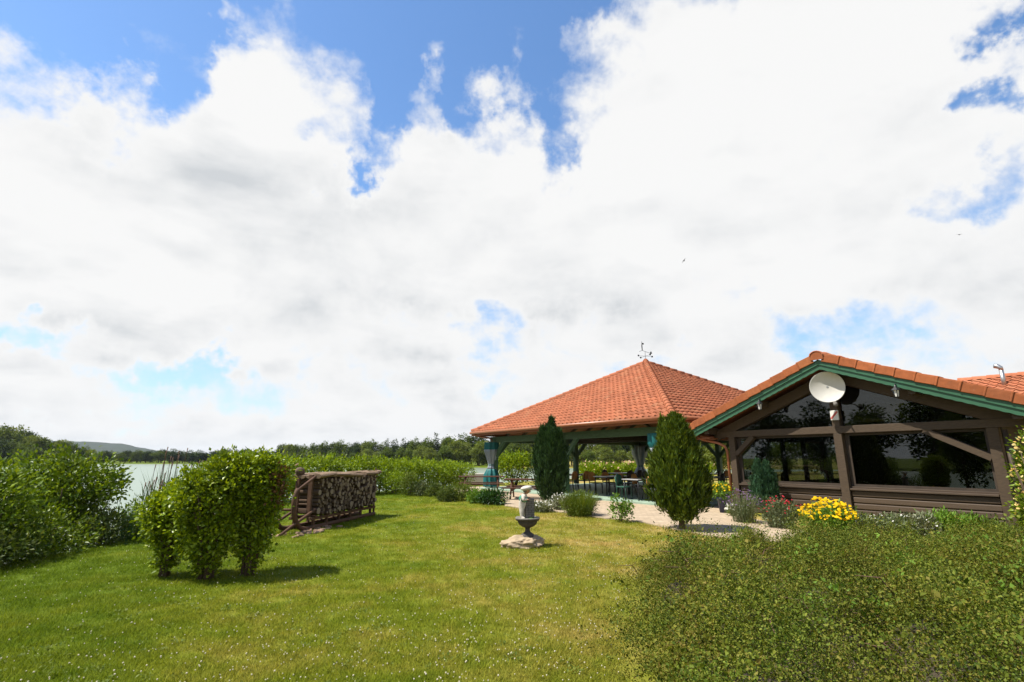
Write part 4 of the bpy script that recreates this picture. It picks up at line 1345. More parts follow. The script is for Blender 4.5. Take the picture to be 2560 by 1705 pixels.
    o = obj('stump', me, MAT['bark'], None); o.matrix_world = base @ Matrix.Translation((0.42, 0.52, z1 + 0.15)); tag(o, 'knobbly reddish brown stump on top of the front end of the log stack', 'stump')
    # broken bricks along the near runner
    for i in range(34):
        u = rng.random()
        x, y = -0.75 + 1.75 * u, -0.10 + rng.uniform(-0.24, 0.16) - 0.10 * (1 - u)
        if i > 26: x, y = -0.75 + rng.uniform(0, .5), rng.uniform(0.0, 0.6)
        q = MB().box((0, 0, 0), (rng.uniform(.08, .2), rng.uniform(.05, .10), rng.uniform(.035, .06)), (rng.uniform(-.15, .15), rng.uniform(-.15, .15), rng.uniform(-.5, .5)), 0.85)
        o = obj('brick_piece', q.mesh('brick_piece'), MAT['chip']); o.matrix_world = base @ Matrix.Translation((x, y, 0.02)); o.modifiers.new('bevel', 'BEVEL').width = 0.01
        tag(o, 'broken pale brown brick piece lying in the grass under the front of the sled', 'brick', 'broken bricks under the sled')


build_sled()


# ------------------------------------------------------------------ garden statue on its rock
def build_statue():
    rk = gp(1302, 1366)
    rng = np.random.default_rng(3)
    bm = bmesh.new(); bmesh.ops.create_icosphere(bm, subdivisions=5, radius=1.0)
    from mathutils import noise as mnoise
    for v in bm.verts:
        p = v.co.copy()
        n1 = math.sin(p.x * 3.1 + 1.3) * math.cos(p.y * 2.7) * 0.10 + math.sin(p.x * 7.3 + p.y * 5.1 + p.z * 3) * 0.045 + math.sin(p.x * 15 + p.z * 13 + p.y * 11) * 0.02
        w = 1 + n1 + 0.16 * mnoise.noise(p * 2.3) + 0.09 * mnoise.noise(p * 5.7) + 0.05 * mnoise.noise(p * 13.0) - 0.10 * (mnoise.voronoi(p * 2.6)[0][0])
        z = max(p.z, -0.2) * 0.22 * w
        if p.z > 0.35: z = 0.22 * (0.35 + (p.z - 0.35) * 0.55) * w
        v.co = Vector((p.x * 0.46 * w, p.y * 0.34 * w, z + 0.03 + 0.05 * p.x))
    me = bpy.data.meshes.new('boulder'); bm.to_mesh(me); bm.free(); me.polygons.foreach_set('use_smooth', [True] * len(me.polygons))
    o = obj('boulder', me, MAT['rock'], None, rk); o.rotation_euler = (0, 0, R(-12)); tag(o, 'flat pale limestone boulder carrying the small garden statue', 'boulder')
    base = rk + Vector((0.10, 0.02, 0.165))
    st = empty('garden_statue', base, R(8), 'small garden fountain statue of a boy in a cap leaning on a stone pillar', 'statue')
    MB().lathe([(0.15, -0.05), (0.15, 0.0), (0.135, 0.03), (0.10, 0.06), (0.055, 0.09), (0.042, 0.13), (0.055, 0.17)], (0.03, 0, 0), 18).build('foot', MAT['st_dark'], st)
    MB().lathe([(0.05, 0.165), (0.11, 0.185), (0.165, 0.225), (0.19, 0.275), (0.185, 0.285), (0.215, 0.295), (0.235, 0.325), (0.225, 0.345), (0.20, 0.335), (0.17, 0.30), (0.02, 0.29)],
               (0.03, 0, 0), 26, True, lambda a, z: 1 + 0.03 * math.sin(8 * a)).build('basin', MAT['st_dark'], st)
    MB().lathe([(0.212, 0.300), (0.238, 0.325), (0.228, 0.349), (0.20, 0.338)], (0.03, 0, 0.002), 26, True, lambda a, z: 1 + 0.03 * math.sin(8 * a)).build('basin_rim', MAT['st_stone'], st)
    MB().ellipsoid((0.11, -0.07, 0.325), (0.11, 0.09, 0.025), 12, 6).build('moss', MAT['moss'], st)
    # pillar of small blocks
    pl = empty('pillar', (0.07, 0.02, 0.31), 0); pl.parent = st
    for k in range(9):
        for j in range(2):
            off = 0.025 if k % 2 else -0.025
            w0 = 0.088 + (off if j == 0 else -off); cx = (-0.088 + w0 / 2) if j == 0 else (0.088 - w0 / 2)
            MB().box((cx, 0, 0.022 + k * 0.041), (w0 - 0.006, 0.16, 0.037)).build('block', MAT['st_stone'], pl, bevel=0.006)
    MB().box((0, 0, 0.185), (0.165, 0.150, 0.37)).build('core', MAT['st_dark'], pl)
    # the boy: one skinned body from feet to head
    J = {'pelvis': (-0.085, -0.02, 0.575), 'belly': (-0.075, -0.02, 0.63), 'chest': (-0.045, -0.02, 0.715), 'neck': (-0.005, -0.025, 0.775), 'head': (0.015, -0.03, 0.822), 'crown': (0.02, -0.03, 0.87),
         'kneeL': (-0.095, -0.075, 0.45), 'footL': (-0.09, -0.085, 0.355), 'toeL': (-0.055, -0.125, 0.340), 'kneeR': (-0.06, 0.04, 0.45), 'footR': (-0.06, 0.04, 0.355), 'toeR': (-0.02, 0.02, 0.340),
         'shL': (-0.065, -0.085, 0.735), 'elL': (-0.065, -0.125, 0.665), 'haL': (0.005, -0.095, 0.675), 'shR': (-0.03, 0.045, 0.735), 'elR': (0.02, 0.08, 0.69), 'haR': (0.06, 0.04, 0.70)}
    rad = {'pelvis': .058, 'belly': .060, 'chest': .062, 'neck': .026, 'head': .056, 'crown': .040, 'kneeL': .035, 'footL': .026, 'toeL': .022, 'kneeR': .035, 'footR': .026, 'toeR': .022,
           'shL': .036, 'elL': .027, 'haL': .019, 'shR': .036, 'elR': .027, 'haR': .019}
    E = [('pelvis', 'belly'), ('belly', 'chest'), ('chest', 'neck'), ('neck', 'head'), ('head', 'crown'), ('pelvis', 'kneeL'), ('kneeL', 'footL'), ('footL', 'toeL'), ('pelvis', 'kneeR'), ('kneeR', 'footR'),
         ('footR', 'toeR'), ('chest', 'shL'), ('shL', 'elL'), ('elL', 'haL'), ('chest', 'shR'), ('shR', 'elR'), ('elR', 'haR')]
    ks = list(J)
    me = bpy.data.meshes.new('figure'); me.from_pydata([J[k] for k in ks], [(ks.index(p), ks.index(q)) for p, q in E], [])
    o = obj('figure', me, None, st)
    o.modifiers.new('skin', 'SKIN')
    for i, k in enumerate(ks): me.skin_vertices[0].data[i].radius = (rad[k] * 1.22, rad[k] * 1.22)
    me.skin_vertices[0].data[0].use_root = True
    sb = o.modifiers.new('sub', 'SUBSURF'); sb.levels = 2; sb.render_levels = 2
    t = NT('statue_body'); sp = t.n('ShaderNodeSeparateXYZ'); t.l(t.pos(False), sp.inputs[0])
    col = t.ramp(sp.outputs[2], [(0.0, (0.50, 0.45, 0.37)), (0.762, (0.50, 0.45, 0.37)), (0.772, (0.42, 0.23, 0.14))], 'CONSTANT')
    me.materials.append(t.done(t.bsdf(t.mix(1.0, col, t.ramp(t.noise(30, 4, world=False), [(0.3, (0.7,) * 3), (0.7, (1.1,) * 3)]), 'MULTIPLY'), 0.7)))
    # face, cap with its brim, waistcoat, hands
    h = Vector(J['head']) + Vector((0, 0, 0.012))
    MB().ellipsoid(h + Vector((0.058, -0.022, -0.008)), (0.022, 0.014, 0.016), 8, 6).build('nose', MAT['st_skin'], st)
    for sgn in (-1, 1):
        MB().ellipsoid(h + Vector((0.046 - 0.012 * sgn * -1, -0.03 + 0.026 * sgn, 0.012)), (0.006, 0.007, 0.006), 6, 5).build('eye', MAT['st_dark'], st)
        MB().ellipsoid(h + Vector((0.0, 0.058 * sgn, 0.0)), (0.014, 0.008, 0.02), 6, 5).build('ear', MAT['st_skin'], st)
    MB().ellipsoid(h + Vector((0.05, -0.022, -0.032)), (0.010, 0.018, 0.005), 8, 5).build('mouth', MAT['red_band'], st)
    MB().ellipsoid(h + Vector((-0.012, 0.0, 0.045)), (0.112, 0.108, 0.046), 16, 8, (0, R(-10), 0)).build('cap', MAT['st_cap'], st)
    MB().ellipsoid(h + Vector((0.095, -0.015, 0.026)), (0.060, 0.066, 0.012), 12, 6, (0, R(12), 0)).build('cap_brim', MAT['st_cap'], st)
    MB().ellipsoid(h + Vector((-0.03, 0, 0.002)), (0.047, 0.062, 0.045), 12, 8).build('hair', MAT['st_stone'], st)
    vb = MB().lathe([(0.074, 0.0), (0.086, 0.03), (0.090, 0.07), (0.078, 0.10)], (0, 0, 0), 16)
    me2 = vb.mesh('waistcoat'); me2.transform(Matrix.Translation((-0.068, -0.02, 0.630)) @ Matrix.Rotation(R(18), 4, 'Y')); obj('waistcoat', me2, MAT['st_green'], st)
    for hk in ('haL', 'haR'):
        q = MB().ellipsoid(Vector(J[hk]) + Vector((0.01, 0, 0)), (0.022, 0.016, 0.012), 8, 6)
        for f_ in range(4):
            q.tube([Vector(J[hk]) + Vector((0.022, -0.012 + 0.008 * f_, 0.002)), Vector(J[hk]) + Vector((0.040, -0.014 + 0.009 * f_, -0.004)), Vector(J[hk]) + Vector((0.046, -0.014 + 0.009 * f_, -0.016))], [0.0045, 0.004, 0.003], 5)
        q.tube([Vector(J[hk]) + Vector((0.005, -0.014, 0.004)), Vector(J[hk]) + Vector((0.024, -0.024, 0.004))], [0.005, 0.0035], 5)
        q.build('hand', MAT['st_skin'], st)
    for ft in ('L', 'R'):
        MB().ellipsoid((Vector(J['foot' + ft]) + Vector(J['toe' + ft])) / 2 + Vector((0, 0, -0.006)), (0.048, 0.030, 0.022), 10, 6, (0, 0, R(-40))).build('shoe', MAT['st_white'], st)


build_statue()

# two birds far up over the garden
for px, py, dep, lb, roll in ((1710, 652, 60, 'small dark bird in flight above the pavilion roof', 0.5), (2398, 587, 55, 'small dark bird in flight high above the restaurant roof', -0.4)):
    p = at(px, py, dep); bd = MB().tube([(-0.16, 0, 0), (-0.05, 0, 0.01), (0.08, 0, 0.01), (0.16, 0, 0.02)], [0.01, 0.045, 0.045, 0.015], 7)
    b_ = empty('bird', p, R(200), lb, 'bird', 'birds in flight'); b_.rotation_euler = (roll, 0, R(200))
    bd.build('body', MAT['dark'], b_)
    for sg in (-1, 1):
        MB().add([(-0.06, sg * 0.03, 0.01), (0.06, sg * 0.03, 0.012), (0.05, sg * 0.22, 0.09), (-0.02, sg * 0.22, 0.085), (-0.06, sg * 0.46, 0.05), (0.06, sg * 0.03, 0.0), (0.05, sg * 0.22, 0.08)],
                 [(0, 1, 2, 3), (3, 2, 4), (0, 3, 6, 5), (3, 4, 6), (1, 5, 6, 2), (2, 6, 4), (0, 5, 1)]).build('wing', MAT['dark'], b_)


# ------------------------------------------------------------------ vegetation
def leafobj(name, VF, mat, parent=None, kind=None):
    o = obj(name, mesh_np(name, VF[0], None, VF[1]), MAT[mat], parent)
    if kind: o['kind'] = kind
    return o


# --- trees across the lake: four kinds, each built once in a few shapes, every tree an object with trunk and crown
def tree_meshes(seed, kind):
    rng = np.random.default_rng(seed)
    H = 9.0
    blobs = []
    if kind == 'conifer':
        for k in range(7):
            t = k / 6; blobs.append((0, 0, 1.6 + t * 6.6, 1.7 * (1 - t) + 0.25, 1.7 * (1 - t) + 0.25, 0.85))
        V = crown(rng, blobs, 240, 14, 0.55, 0.42, 0.20, 0.15, 0.4, 0.35)
    else:
        w = {'round': 2.5, 'light': 2.7, 'dark': 2.2}[kind]
        for k in range(11):
            a, t = rng.uniform(0, 6.28), rng.uniform(0, 1)
            z = 1.8 + t * 5.6
            rr = w * math.sin(math.pi * min(1, (z - 0.3) / 8.6)) * 0.62
            r = rng.uniform(0.9, 1.7)
            blobs.append((rr * math.cos(a), rr * math.sin(a), z, r, r, r * 0.85))
        blobs.append((0, 0, 7.6, 1.2, 1.2, 1.3)); blobs.append((0, 0, 4.2, w * 0.7, w * 0.7, 3.0))
        V = crown(rng, blobs, 330, 13, 0.62, 0.40, 0.26, 0.15, 0.55)
    tr = MB().tube([(0, 0, -0.6), (0.05, 0.03, 2.0), (0.0, 0.1, 4.0), (0.05, 0, 7.0)], [0.24, 0.19, 0.13, 0.03], 7)
    for k in range(4):
        a = rng.uniform(0, 6.28); z = rng.uniform(2.0, 4.0)
        tr.tube([(0, 0, z), (math.cos(a) * 1.0, math.sin(a) * 1.0, z + 1.2), (math.cos(a) * 1.6, math.sin(a) * 1.6, z + 2.3)], [0.09, 0.06, 0.02], 5)
    mat = {'round': 'lf_tree', 'light': 'lf_tree_light', 'dark': 'lf_tree_dark', 'conifer': 'lf_tree_dark'}[kind]
    cm = mesh_np('crown', V[0], None, V[1]); cm.materials.append(MAT[mat])
    tm = tr.mesh('trunk'); tm.materials.append(MAT['bark'])
    return cm, tm


TREES = {k: [tree_meshes(100 * i + j, k) for j in range(3)] for i, k in enumerate(('round', 'light', 'dark', 'conifer'))}
NAMES = {'round': 'broadleaf_tree', 'light': 'willow_tree', 'dark': 'broadleaf_tree', 'conifer': 'spruce_tree'}
WORD = {'round': 'mid green rounded tree', 'light': 'pale green willow-like tree', 'dark': 'dark green tree', 'conifer': 'dark pointed conifer'}
_tr = random.Random(77)


def plant_tree(px, depth, top, kind, where, group, zb=-0.7, wide=1.0):
    x = (px - 1280) / FPX * depth
    h = CAMH - zb + (1145 - top) * depth / FPX
    cm, tm = TREES[kind][_tr.randrange(3)]
    o = empty(NAMES[kind], (x, depth, zb), _tr.uniform(0, 6.28), WORD[kind] + ' ' + where, 'tree', group)
    s = h / 9.0; w = s * wide * _tr.uniform(0.95, 1.2)
    o.scale = (w, w, s)
    obj('crown', cm, None, o); obj('trunk', tm, None, o)
    return o


def plant_woods():
    r = _tr
    def top_at(px, table):
        for (a, ya), (b, yb) in zip(table, table[1:]):
            if a <= px <= b: return ya + (yb - ya) * (px - a) / (b - a)
        return table[-1][1]
    # wooded left shore, rising towards the edge of the picture and on past it
    tab = [(-2000, 1060), (-60, 1062), (20, 1066), (90, 1078), (130, 1100), (200, 1108), (262, 1128)]
    for px in range(-30, 262, 17):
        k = r.choice(('round', 'light', 'round', 'dark'))
        plant_tree(px + r.uniform(-5, 5), 172 + r.uniform(0, 8), top_at(px, tab) + r.uniform(-4, 5), k, 'on the wooded shore rising beyond the bank shrubs', 'trees on the near wooded shore')
    for px in range(-20, 262, 26):
        plant_tree(px + r.uniform(-6, 6), 163 + r.uniform(0, 5), top_at(px, tab) + 28 + r.uniform(-5, 5), r.choice(('light', 'dark', 'round')), 'low at the water edge beyond the bank shrubs', 'trees on the near wooded shore', wide=1.3)
    line = [(-212, 136), (-160, 62), (-116, 16), (-101, -70)]
    for i in range(26):                                            # the same shore further round, seen mirrored in the windows
        t = i / 25 * 2.999; k = int(t); (xa, ya), (xb, yb) = line[k], line[k + 1]
        x, y = xa + (xb - xa) * (t - k) - r.uniform(0, 6), ya + (yb - ya) * (t - k)
        cm, tm = TREES[r.choice(('round', 'dark', 'light'))][r.randrange(3)]
        o = empty('broadleaf_tree', (x, y, -0.7), r.uniform(0, 6.28), 'tree on the lake shore mirrored in the restaurant windows', 'tree', 'mirrored shore trees'); q = r.uniform(1.5, 2.0); o.scale = (q * 1.3, q * 1.3, q)
        obj('crown', cm, None, o); obj('trunk', tm, None, o)
    for i, (x, y, h) in enumerate([(19, 47, 4.0), (24, 50, 4.6), (28.5, 53, 4.2), (33, 55, 5.0), (38, 57.5, 4.4), (44, 60, 5.0), (51, 62, 4.6)]):
        cm, tm = TREES[('light', 'round')[i % 2]][i % 3]
        o = empty('broadleaf_tree', (x, y, -0.1), i * 1.1, 'small leafy tree on the bank behind the pavilion and the restaurant', 'tree', 'trees behind the restaurant'); o.scale = (h / 7, h / 7, h / 9)
        obj('crown', cm, None, o); obj('trunk', tm, None, o)
    # low dark wood along the far end of the lake
    tab = [(250, 1126), (330, 1128), (400, 1122), (470, 1124), (540, 1130), (600, 1120), (720, 1112)]
    for px in range(262, 575, 13):
        plant_tree(px + r.uniform(-4, 4), 246 + r.uniform(0, 14), top_at(px, tab) + r.uniform(-3, 5), r.choice(('dark', 'dark', 'round')), 'in the low wood at the far end of the lake', 'trees at the far end of the lake', wide=1.5)
    tab = [(560, 1124), (650, 1124), (700, 1120), (745, 1110), (830, 1106), (930, 1106), (960, 1106), (1030, 1100), (1100, 1092), (1150, 1086), (1250, 1092), (1330, 1090)]
    def shore(px):
        for (a, ya), (b, yb) in zip([(560, 244), (640, 236), (730, 228), (900, 190), (1090, 152), (1280, 143), (1500, 137), (1900, 124)], [(640, 236), (730, 228), (900, 190), (1090, 152), (1280, 143), (1500, 137), (1900, 124), (2300, 110)]):
            if a <= px <= b: return ya + (yb - ya) * (px - a) / (b - a)
        return 115
    for px in range(570, 1330, 17):
        k = r.choice(('round', 'round', 'light', 'dark')) if px < 960 else r.choice(('conifer', 'dark', 'round', 'dark'))
        plant_tree(px + r.uniform(-5, 5), shore(px) + 16 + r.uniform(0, 8), top_at(px, tab) + r.uniform(-5, 6), k, 'in the back row of trees across the lake', 'trees across the lake')
    for px in range(575, 1330, 27):
        k = r.choice(('light', 'light', 'round'))
        plant_tree(px + r.uniform(-6, 6), shore(px) + 6 + r.uniform(0, 4), top_at(px, tab) + 21 + r.uniform(-7, 7), k, 'in the front row of trees across the lake', 'trees across the lake', wide=1.25)
    for px in range(1330, 1860, 24):
        plant_tree(px + r.uniform(-6, 6), shore(px) + 10 + r.uniform(0, 12), 1086 + r.uniform(-8, 10), r.choice(('round', 'light', 'dark')), 'across the lake, seen between the pavilion posts', 'trees seen through the pavilion')
    for px in range(1340, 1860, 34):
        plant_tree(px + r.uniform(-6, 6), shore(px) + 2 + r.uniform(0, 5), 1118 + r.uniform(-8, 8), r.choice(('light', 'light', 'round')), 'low on the far shore, seen between the pavilion posts', 'trees seen through the pavilion', wide=1.4)


plant_woods()
for _i, (_x, _y, _h) in enumerate([(-9.0, 4.6, 4.2), (-9.3, 2.4, 4.8), (-9.0, 0.2, 4.4), (-9.4, -2.4, 5.0), (-9.2, -5.0, 4.6)]):
    cm, tm = TREES['round'][_i % 3]
    _o = empty('bank_tree', (_x, _y, -0.2), _i * 1.3, 'small tree on the lake bank, mirrored in the wide restaurant window', 'tree', 'bank trees mirrored in the glass'); _o.scale = (_h / 11,) * 2 + (_h / 9,)
    obj('crown', cm, None, _o); obj('trunk', tm, None, _o)


def build_hill():
    rng = np.random.default_rng(8)
    xs = np.linspace(-3400, -700, 150); ys = np.linspace(1400, 2200, 36)
    GX, GY = np.meshgrid(xs, ys)
    crest = np.interp(GX / GY * 1650, [-3400, -1900, -1560, -1400, -1250, -1150, -1080, -1000], [40, 50, 56, 58, 47, 27, 10, -4])
    cross = np.clip(1 - np.abs((GY - 1750) / 380) ** 2, 0, 1)
    Z = crest * cross - 1 + rng.normal(size=GX.shape) * 1.6 * cross
    V = np.stack([GX.ravel(), GY.ravel(), Z.ravel()], 1); nx = len(xs)
    i = np.arange((len(ys) - 1) * (nx - 1)); b = (i // (nx - 1)) * nx + i % (nx - 1)
    o = obj('hill', mesh_np('hill', V, np.stack([b, b + 1, b + nx + 1, b + nx], 1)), MAT['forest']); tag(o, kind='structure')


build_hill()


# --- upright conifers
def upright(rng, rfun, H, n, ll, lw, lobes, z0=0.0, center=None, lean=0.25, per=12):
    """a flame-shaped conifer: sprays that point up and out from an uneven column"""
    t = rng.random(n) ** 0.85
    a = rng.uniform(0, 2 * math.pi, n)
    ph = rng.uniform(0, 6.28, lobes)
    wav = 1 + 0.13 * np.sin(lobes * a + 6 * t + ph[0]) * np.sin(11 * t + 2 * a + ph[0]) + 0.10 * np.sin((lobes + 4) * a - 9 * t + ph[-1]) + rng.normal(size=n) * 0.06
    dep = np.where(rng.random(n) < 0.72, rng.uniform(0.80, 1.08, n), rng.uniform(0.3, 0.85, n))
    r = rfun(t) * wav * dep
    C = np.stack([r * np.cos(a), r * np.sin(a), z0 + t * (H - z0)], 1)
    if center is not None: C[:, :2] += center
    O = np.stack([np.cos(a), np.sin(a), np.zeros(n)], 1)
    ci = np.repeat(np.arange(n), per); m = len(ci)
    sp = rng.normal(size=(m, 3)) * np.array([0.34, 0.34, 0.8]) * ll * 0.45
    P = C[ci] + sp
    D = unit(np.array([0, 0, 1.0]) + O[ci] * lean + rng.normal(size=(m, 3)) * 0.36 + sp * 1.2 / ll * 0.15)
    Nn = unit(O[ci] + rng.normal(size=(m, 3)) * 0.45)
    s = rng.uniform(0.6, 1.3, m)
    return leaf_arrays(rng, P, D, Nn, ll * s, lw * s, 0.1)


def build_conifers():
    rng = np.random.default_rng(31)
    c = empty('cypress', gp(1377, 1253), 0, 'dark green columnar cypress in front of the pavilion', 'cypress')
    rf = lambda t: 0.60 * np.clip(0.55 + 1.6 * t, 0, 1) * np.clip((1 - t) * 1.9, 0, 1) ** 0.55
    parts = [upright(rng, rf, 2.75, 1100, 0.19, 0.040, 7, 0.08)]
    for dx, dy, h, rr in ((0.08, 0.0, 3.06, 0.20), (-0.28, -0.1, 2.72, 0.24), (0.32, -0.12, 2.60, 0.26), (-0.38, 0.1, 2.3, 0.24), (0.0, -0.3, 2.65, 0.25)):
        parts.append(upright(rng, lambda t: rr * np.clip((1 - t) * 2.2, 0.12, 1) ** 0.7, h, 260, 0.16, 0.034, 4, h * 0.45, np.array([dx, dy])))
    leafobj('crown', join_arrays(parts), 'lf_cyp', c)
    MB().tube([(0, 0, 0), (0, 0, 1.2), (0.02, 0, 2.4)], [0.08, 0.06, 0.02], 8).build('trunk', MAT['bark'], c)
    c = empty('conifer', gp(1706, 1325), 0, 'bright green flame-shaped conifer on a short trunk at the path edge', 'conifer')
    rf = lambda t: 0.63 * np.interp(t, [0, 0.05, 0.12, 0.22, 0.36, 0.6, 0.8, 0.93, 1.0], [0.20, 0.46, 0.76, 0.97, 1.0, 0.74, 0.47, 0.27, 0.06])
    parts = [upright(rng, rf, 2.50, 1600, 0.15, 0.034, 9, 0.20, None, 0.35)]
    for k in range(22):
        a = k * 2.4 + 0.2; zt = rng.uniform(0.15, 0.78); rr = float(rf(np.array([zt]))[0]) * 0.80
        h = 0.34 + zt * 2.16 + rng.uniform(0.35, 0.55)
        parts.append(upright(rng, lambda t: (0.17 - 0.10 * zt) * np.clip((1 - t) * 2.0, 0.1, 1), h, 100, 0.13, 0.028, 4, h - 0.62, np.array([rr * math.cos(a), rr * math.sin(a)]), 0.15))
    leafobj('crown', join_arrays(parts), 'lf_thuja', c)
    tr = MB().tube([(0, 0, -0.03), (0.01, 0, 0.25), (0, 0, 0.5), (0.02, 0, 1.8)], [0.085, 0.068, 0.06, 0.02], 9)
    for k in range(9):
        a = k * 0.7; tr.tube([(0, 0, 0.28 + 0.03 * k), (0.22 * math.cos(a), 0.22 * math.sin(a), 0.46 + 0.03 * k), (0.42 * math.cos(a), 0.42 * math.sin(a), 0.72 + 0.03 * k)], [0.03, 0.02, 0.008], 6)
    tr.build('trunk', MAT['bark'], c)
    c = empty('juniper', gp(1918, 1291), 0, 'small blue-green twin-tipped juniper against the plank wall', 'juniper')
    parts = []
    for dx, h, rr in ((-0.12, 1.52, 0.25), (0.12, 1.46, 0.27), (0.0, 1.05, 0.38)):
        parts.append(upright(rng, lambda t: rr * np.interp(t, [0, 0.25, 0.6, 1], [0.55, 1, 0.85, 0.12]), h, 420, 0.085, 0.022, 5, 0.22, np.array([dx, -0.2 * 0]), 0.2))
    leafobj('crown', join_arrays(parts), 'lf_jun', c)
    MB().tube([(0, 0, 0), (0, 0, 0.9)], [0.05, 0.02], 7).build('trunk', MAT['bark'], c)


build_conifers()


# --- leafy shrubs
def stems(rng, base_r, H, n, spread, r0=0.03):
    m = MB()
    for k in range(n):
        a = rng.uniform(0, 6.28); b = rng.uniform(0, base_r)
        p0 = Vector((b * math.cos(a), b * math.sin(a), -0.04)); d = rng.uniform(0.5, 1.0) * spread
        p1 = Vector((d * 0.45 * math.cos(a), d * 0.45 * math.sin(a), H * 0.45)); p2 = Vector((d * math.cos(a), d * math.sin(a), H * rng.uniform(0.75, 0.95)))
        m.tube([p0, p1, p2], [r0, r0 * 0.7, r0 * 0.25], 6)
    return m


def shrub(name, loc, blobs, clumps, per, cr, ll, lw, mat, label, cat='shrub', group=None, seed=1, stem=(0.08, 1.2, 8, 0.4, 0.025), inner=0.3, up=0.5, shell=(0.72, 1.02)):
    rng = np.random.default_rng(seed)
    o = empty(name, loc, 0, label, cat, group)
    leafobj('foliage', crown(rng, blobs, clumps, per, cr, ll, lw, inner, up, 0.0, shell), mat, o)
    if stem: stems(rng, *stem).build('stems', MAT['bark'], o)
    return o


def build_shrubs():
    g3 = 'three clipped shrubs on the lawn'
    shrub('lawn_shrub', gp(410, 1442), [(-0.05, 0, 0.80, 0.33, 0.32, 0.36), (0.02, 0, 0.50, 0.24, 0.22, 0.30), (0.08, 0.05, 1.02, 0.28, 0.3, 0.25), (-0.14, 0, 0.92, 0.24, 0.25, 0.2), (0, 0, 0.22, 0.11, 0.11, 0.16)],
          560, 15, 0.085, 0.056, 0.036, 'lf_shrub', 'smallest of the three bright green shrubs on the lawn, beside the lake bank', 'shrub', g3, 11, (0.07, 0.9, 12, 0.20, 0.022), 0.5)
    shrub('lawn_shrub', gp(512, 1448), [(-0.18, 0, 1.02, 0.42, 0.42, 0.44), (0.16, 0.05, 1.18, 0.44, 0.44, 0.46), (-0.04, 0, 0.64, 0.40, 0.34, 0.40), (0.03, 0, 0.34, 0.22, 0.20, 0.26), (0.28, 0, 0.85, 0.22, 0.22, 0.25), (0.02, 0, 0.16, 0.14, 0.14, 0.14), (-0.30, 0, 1.28, 0.22, 0.25, 0.20), (0.12, 0, 1.47, 0.3, 0.3, 0.18)],
          1150, 16, 0.085, 0.056, 0.036, 'lf_shrub', 'largest of the three bright green shrubs on the lawn, between the other two', 'shrub', g3, 12, (0.12, 1.2, 24, 0.32, 0.026), 0.5)
    o = shrub('lawn_shrub', gp(622, 1438), [(-0.12, 0.05, 1.18, 0.40, 0.42, 0.46), (0.08, 0.08, 1.18, 0.30, 0.34, 0.42), (-0.02, 0, 0.78, 0.32, 0.30, 0.40), (0.0, 0, 0.40, 0.18, 0.18, 0.28), (-0.04, 0, 1.48, 0.34, 0.34, 0.18), (0, 0, 0.18, 0.09, 0.09, 0.14)],
              1000, 16, 0.085, 0.056, 0.036, 'lf_shrub', 'bright green shrub with a withered brown side on the lawn, nearest the log sled', 'shrub', g3, 13, (0.09, 1.2, 18, 0.26, 0.026), 0.5)
    leafobj('withered_leaves', crown(np.random.default_rng(3), [(0.30, -0.02, 1.22, 0.08, 0.14, 0.26)], 30, 10, 0.09, 0.06, 0.03), 'lf_brown', o)
    # lake bank
    shrub('bank_shrub', (-8.45, 8.35, -0.50), [(0, 0, 1.25, 0.75, 0.7, 0.70), (-0.5, 0.2, 1.55, 0.55, 0.5, 0.5), (0.35, -0.1, 0.8, 0.6, 0.55, 0.55), (-0.2, -0.3, 0.55, 0.7, 0.6, 0.5), (-0.55, -0.5, 1.75, 0.3, 0.3, 0.35)],
          620, 14, 0.19, 0.085, 0.05, 'lf_bank', 'tall leafy shrub on the lake bank at the very edge of the photo', 'shrub', 'bank shrubs', 21, (0.2, 1.5, 12, 0.7, 0.03))
    shrub('bank_shrub', (-8.95, 10.3, -0.55), [(0, 0, 1.45, 0.85, 0.7, 0.6), (0.55, 0, 1.75, 0.55, 0.5, 0.42), (-0.6, 0.1, 1.75, 0.55, 0.5, 0.45), (0.1, -0.2, 0.85, 0.9, 0.7, 0.6), (0.95, 0, 1.62, 0.30, 0.3, 0.24), (0.1, 0, 2.05, 0.3, 0.3, 0.28)],
          640, 14, 0.19, 0.085, 0.05, 'lf_bank', 'wide leafy shrub overhanging the water on the lake bank', 'shrub', 'bank shrubs', 22, (0.25, 1.7, 12, 0.9, 0.03), 0.2)
    shrub('bank_shrub', (-10.6, 11.6, -1.0), [(0, 0, 1.35, 0.9, 0.8, 0.75), (-0.7, 0, 1.75, 0.7, 0.6, 0.6), (0.2, 0, 2.0, 0.5, 0.5, 0.45)],
          420, 13, 0.20, 0.09, 0.05, 'lf_bank', 'leafy shrub standing at the water behind the bank shrubs', 'shrub', 'bank shrubs', 23, (0.25, 1.8, 9, 0.8, 0.03), 0.2)
    for i, (x, y, r, h, lb) in enumerate([(-7.85, 6.7, 0.75, 0.75, 'nearest the camera'), (-7.95, 7.9, 0.72, 0.85, 'second from the camera'), (-8.0, 9.1, 0.70, 0.80, 'at the foot of the tall bank shrub'),
                                       (-8.0, 10.3, 0.66, 0.75, 'at the foot of the wide bank shrub'), (-8.05, 11.5, 0.62, 0.70, 'beside the iris clump'), (-8.2, 12.7, 0.6, 0.62, 'farthest along the lawn edge')]):
        shrub('bank_plant', (x, y, -0.15), [(0, 0, h * 0.45, r, r, h * 0.5), (0.2, -0.2, h * 0.6, r * 0.5, r * 0.5, h * 0.4), (-0.25, 0.2, h * 0.75, r * 0.5, r * 0.5, h * 0.4)],
              230, 13, 0.15, 0.07, 0.03, 'lf_weed' if i % 2 else 'lf_bank', 'tangled low growth along the lake bank, ' + lb, 'plant', 'low bank growth', 40 + i, (0.3, h * 0.8, 14, 0.5, 0.008))
    # hedge by the lake
    rng = np.random.default_rng(50)
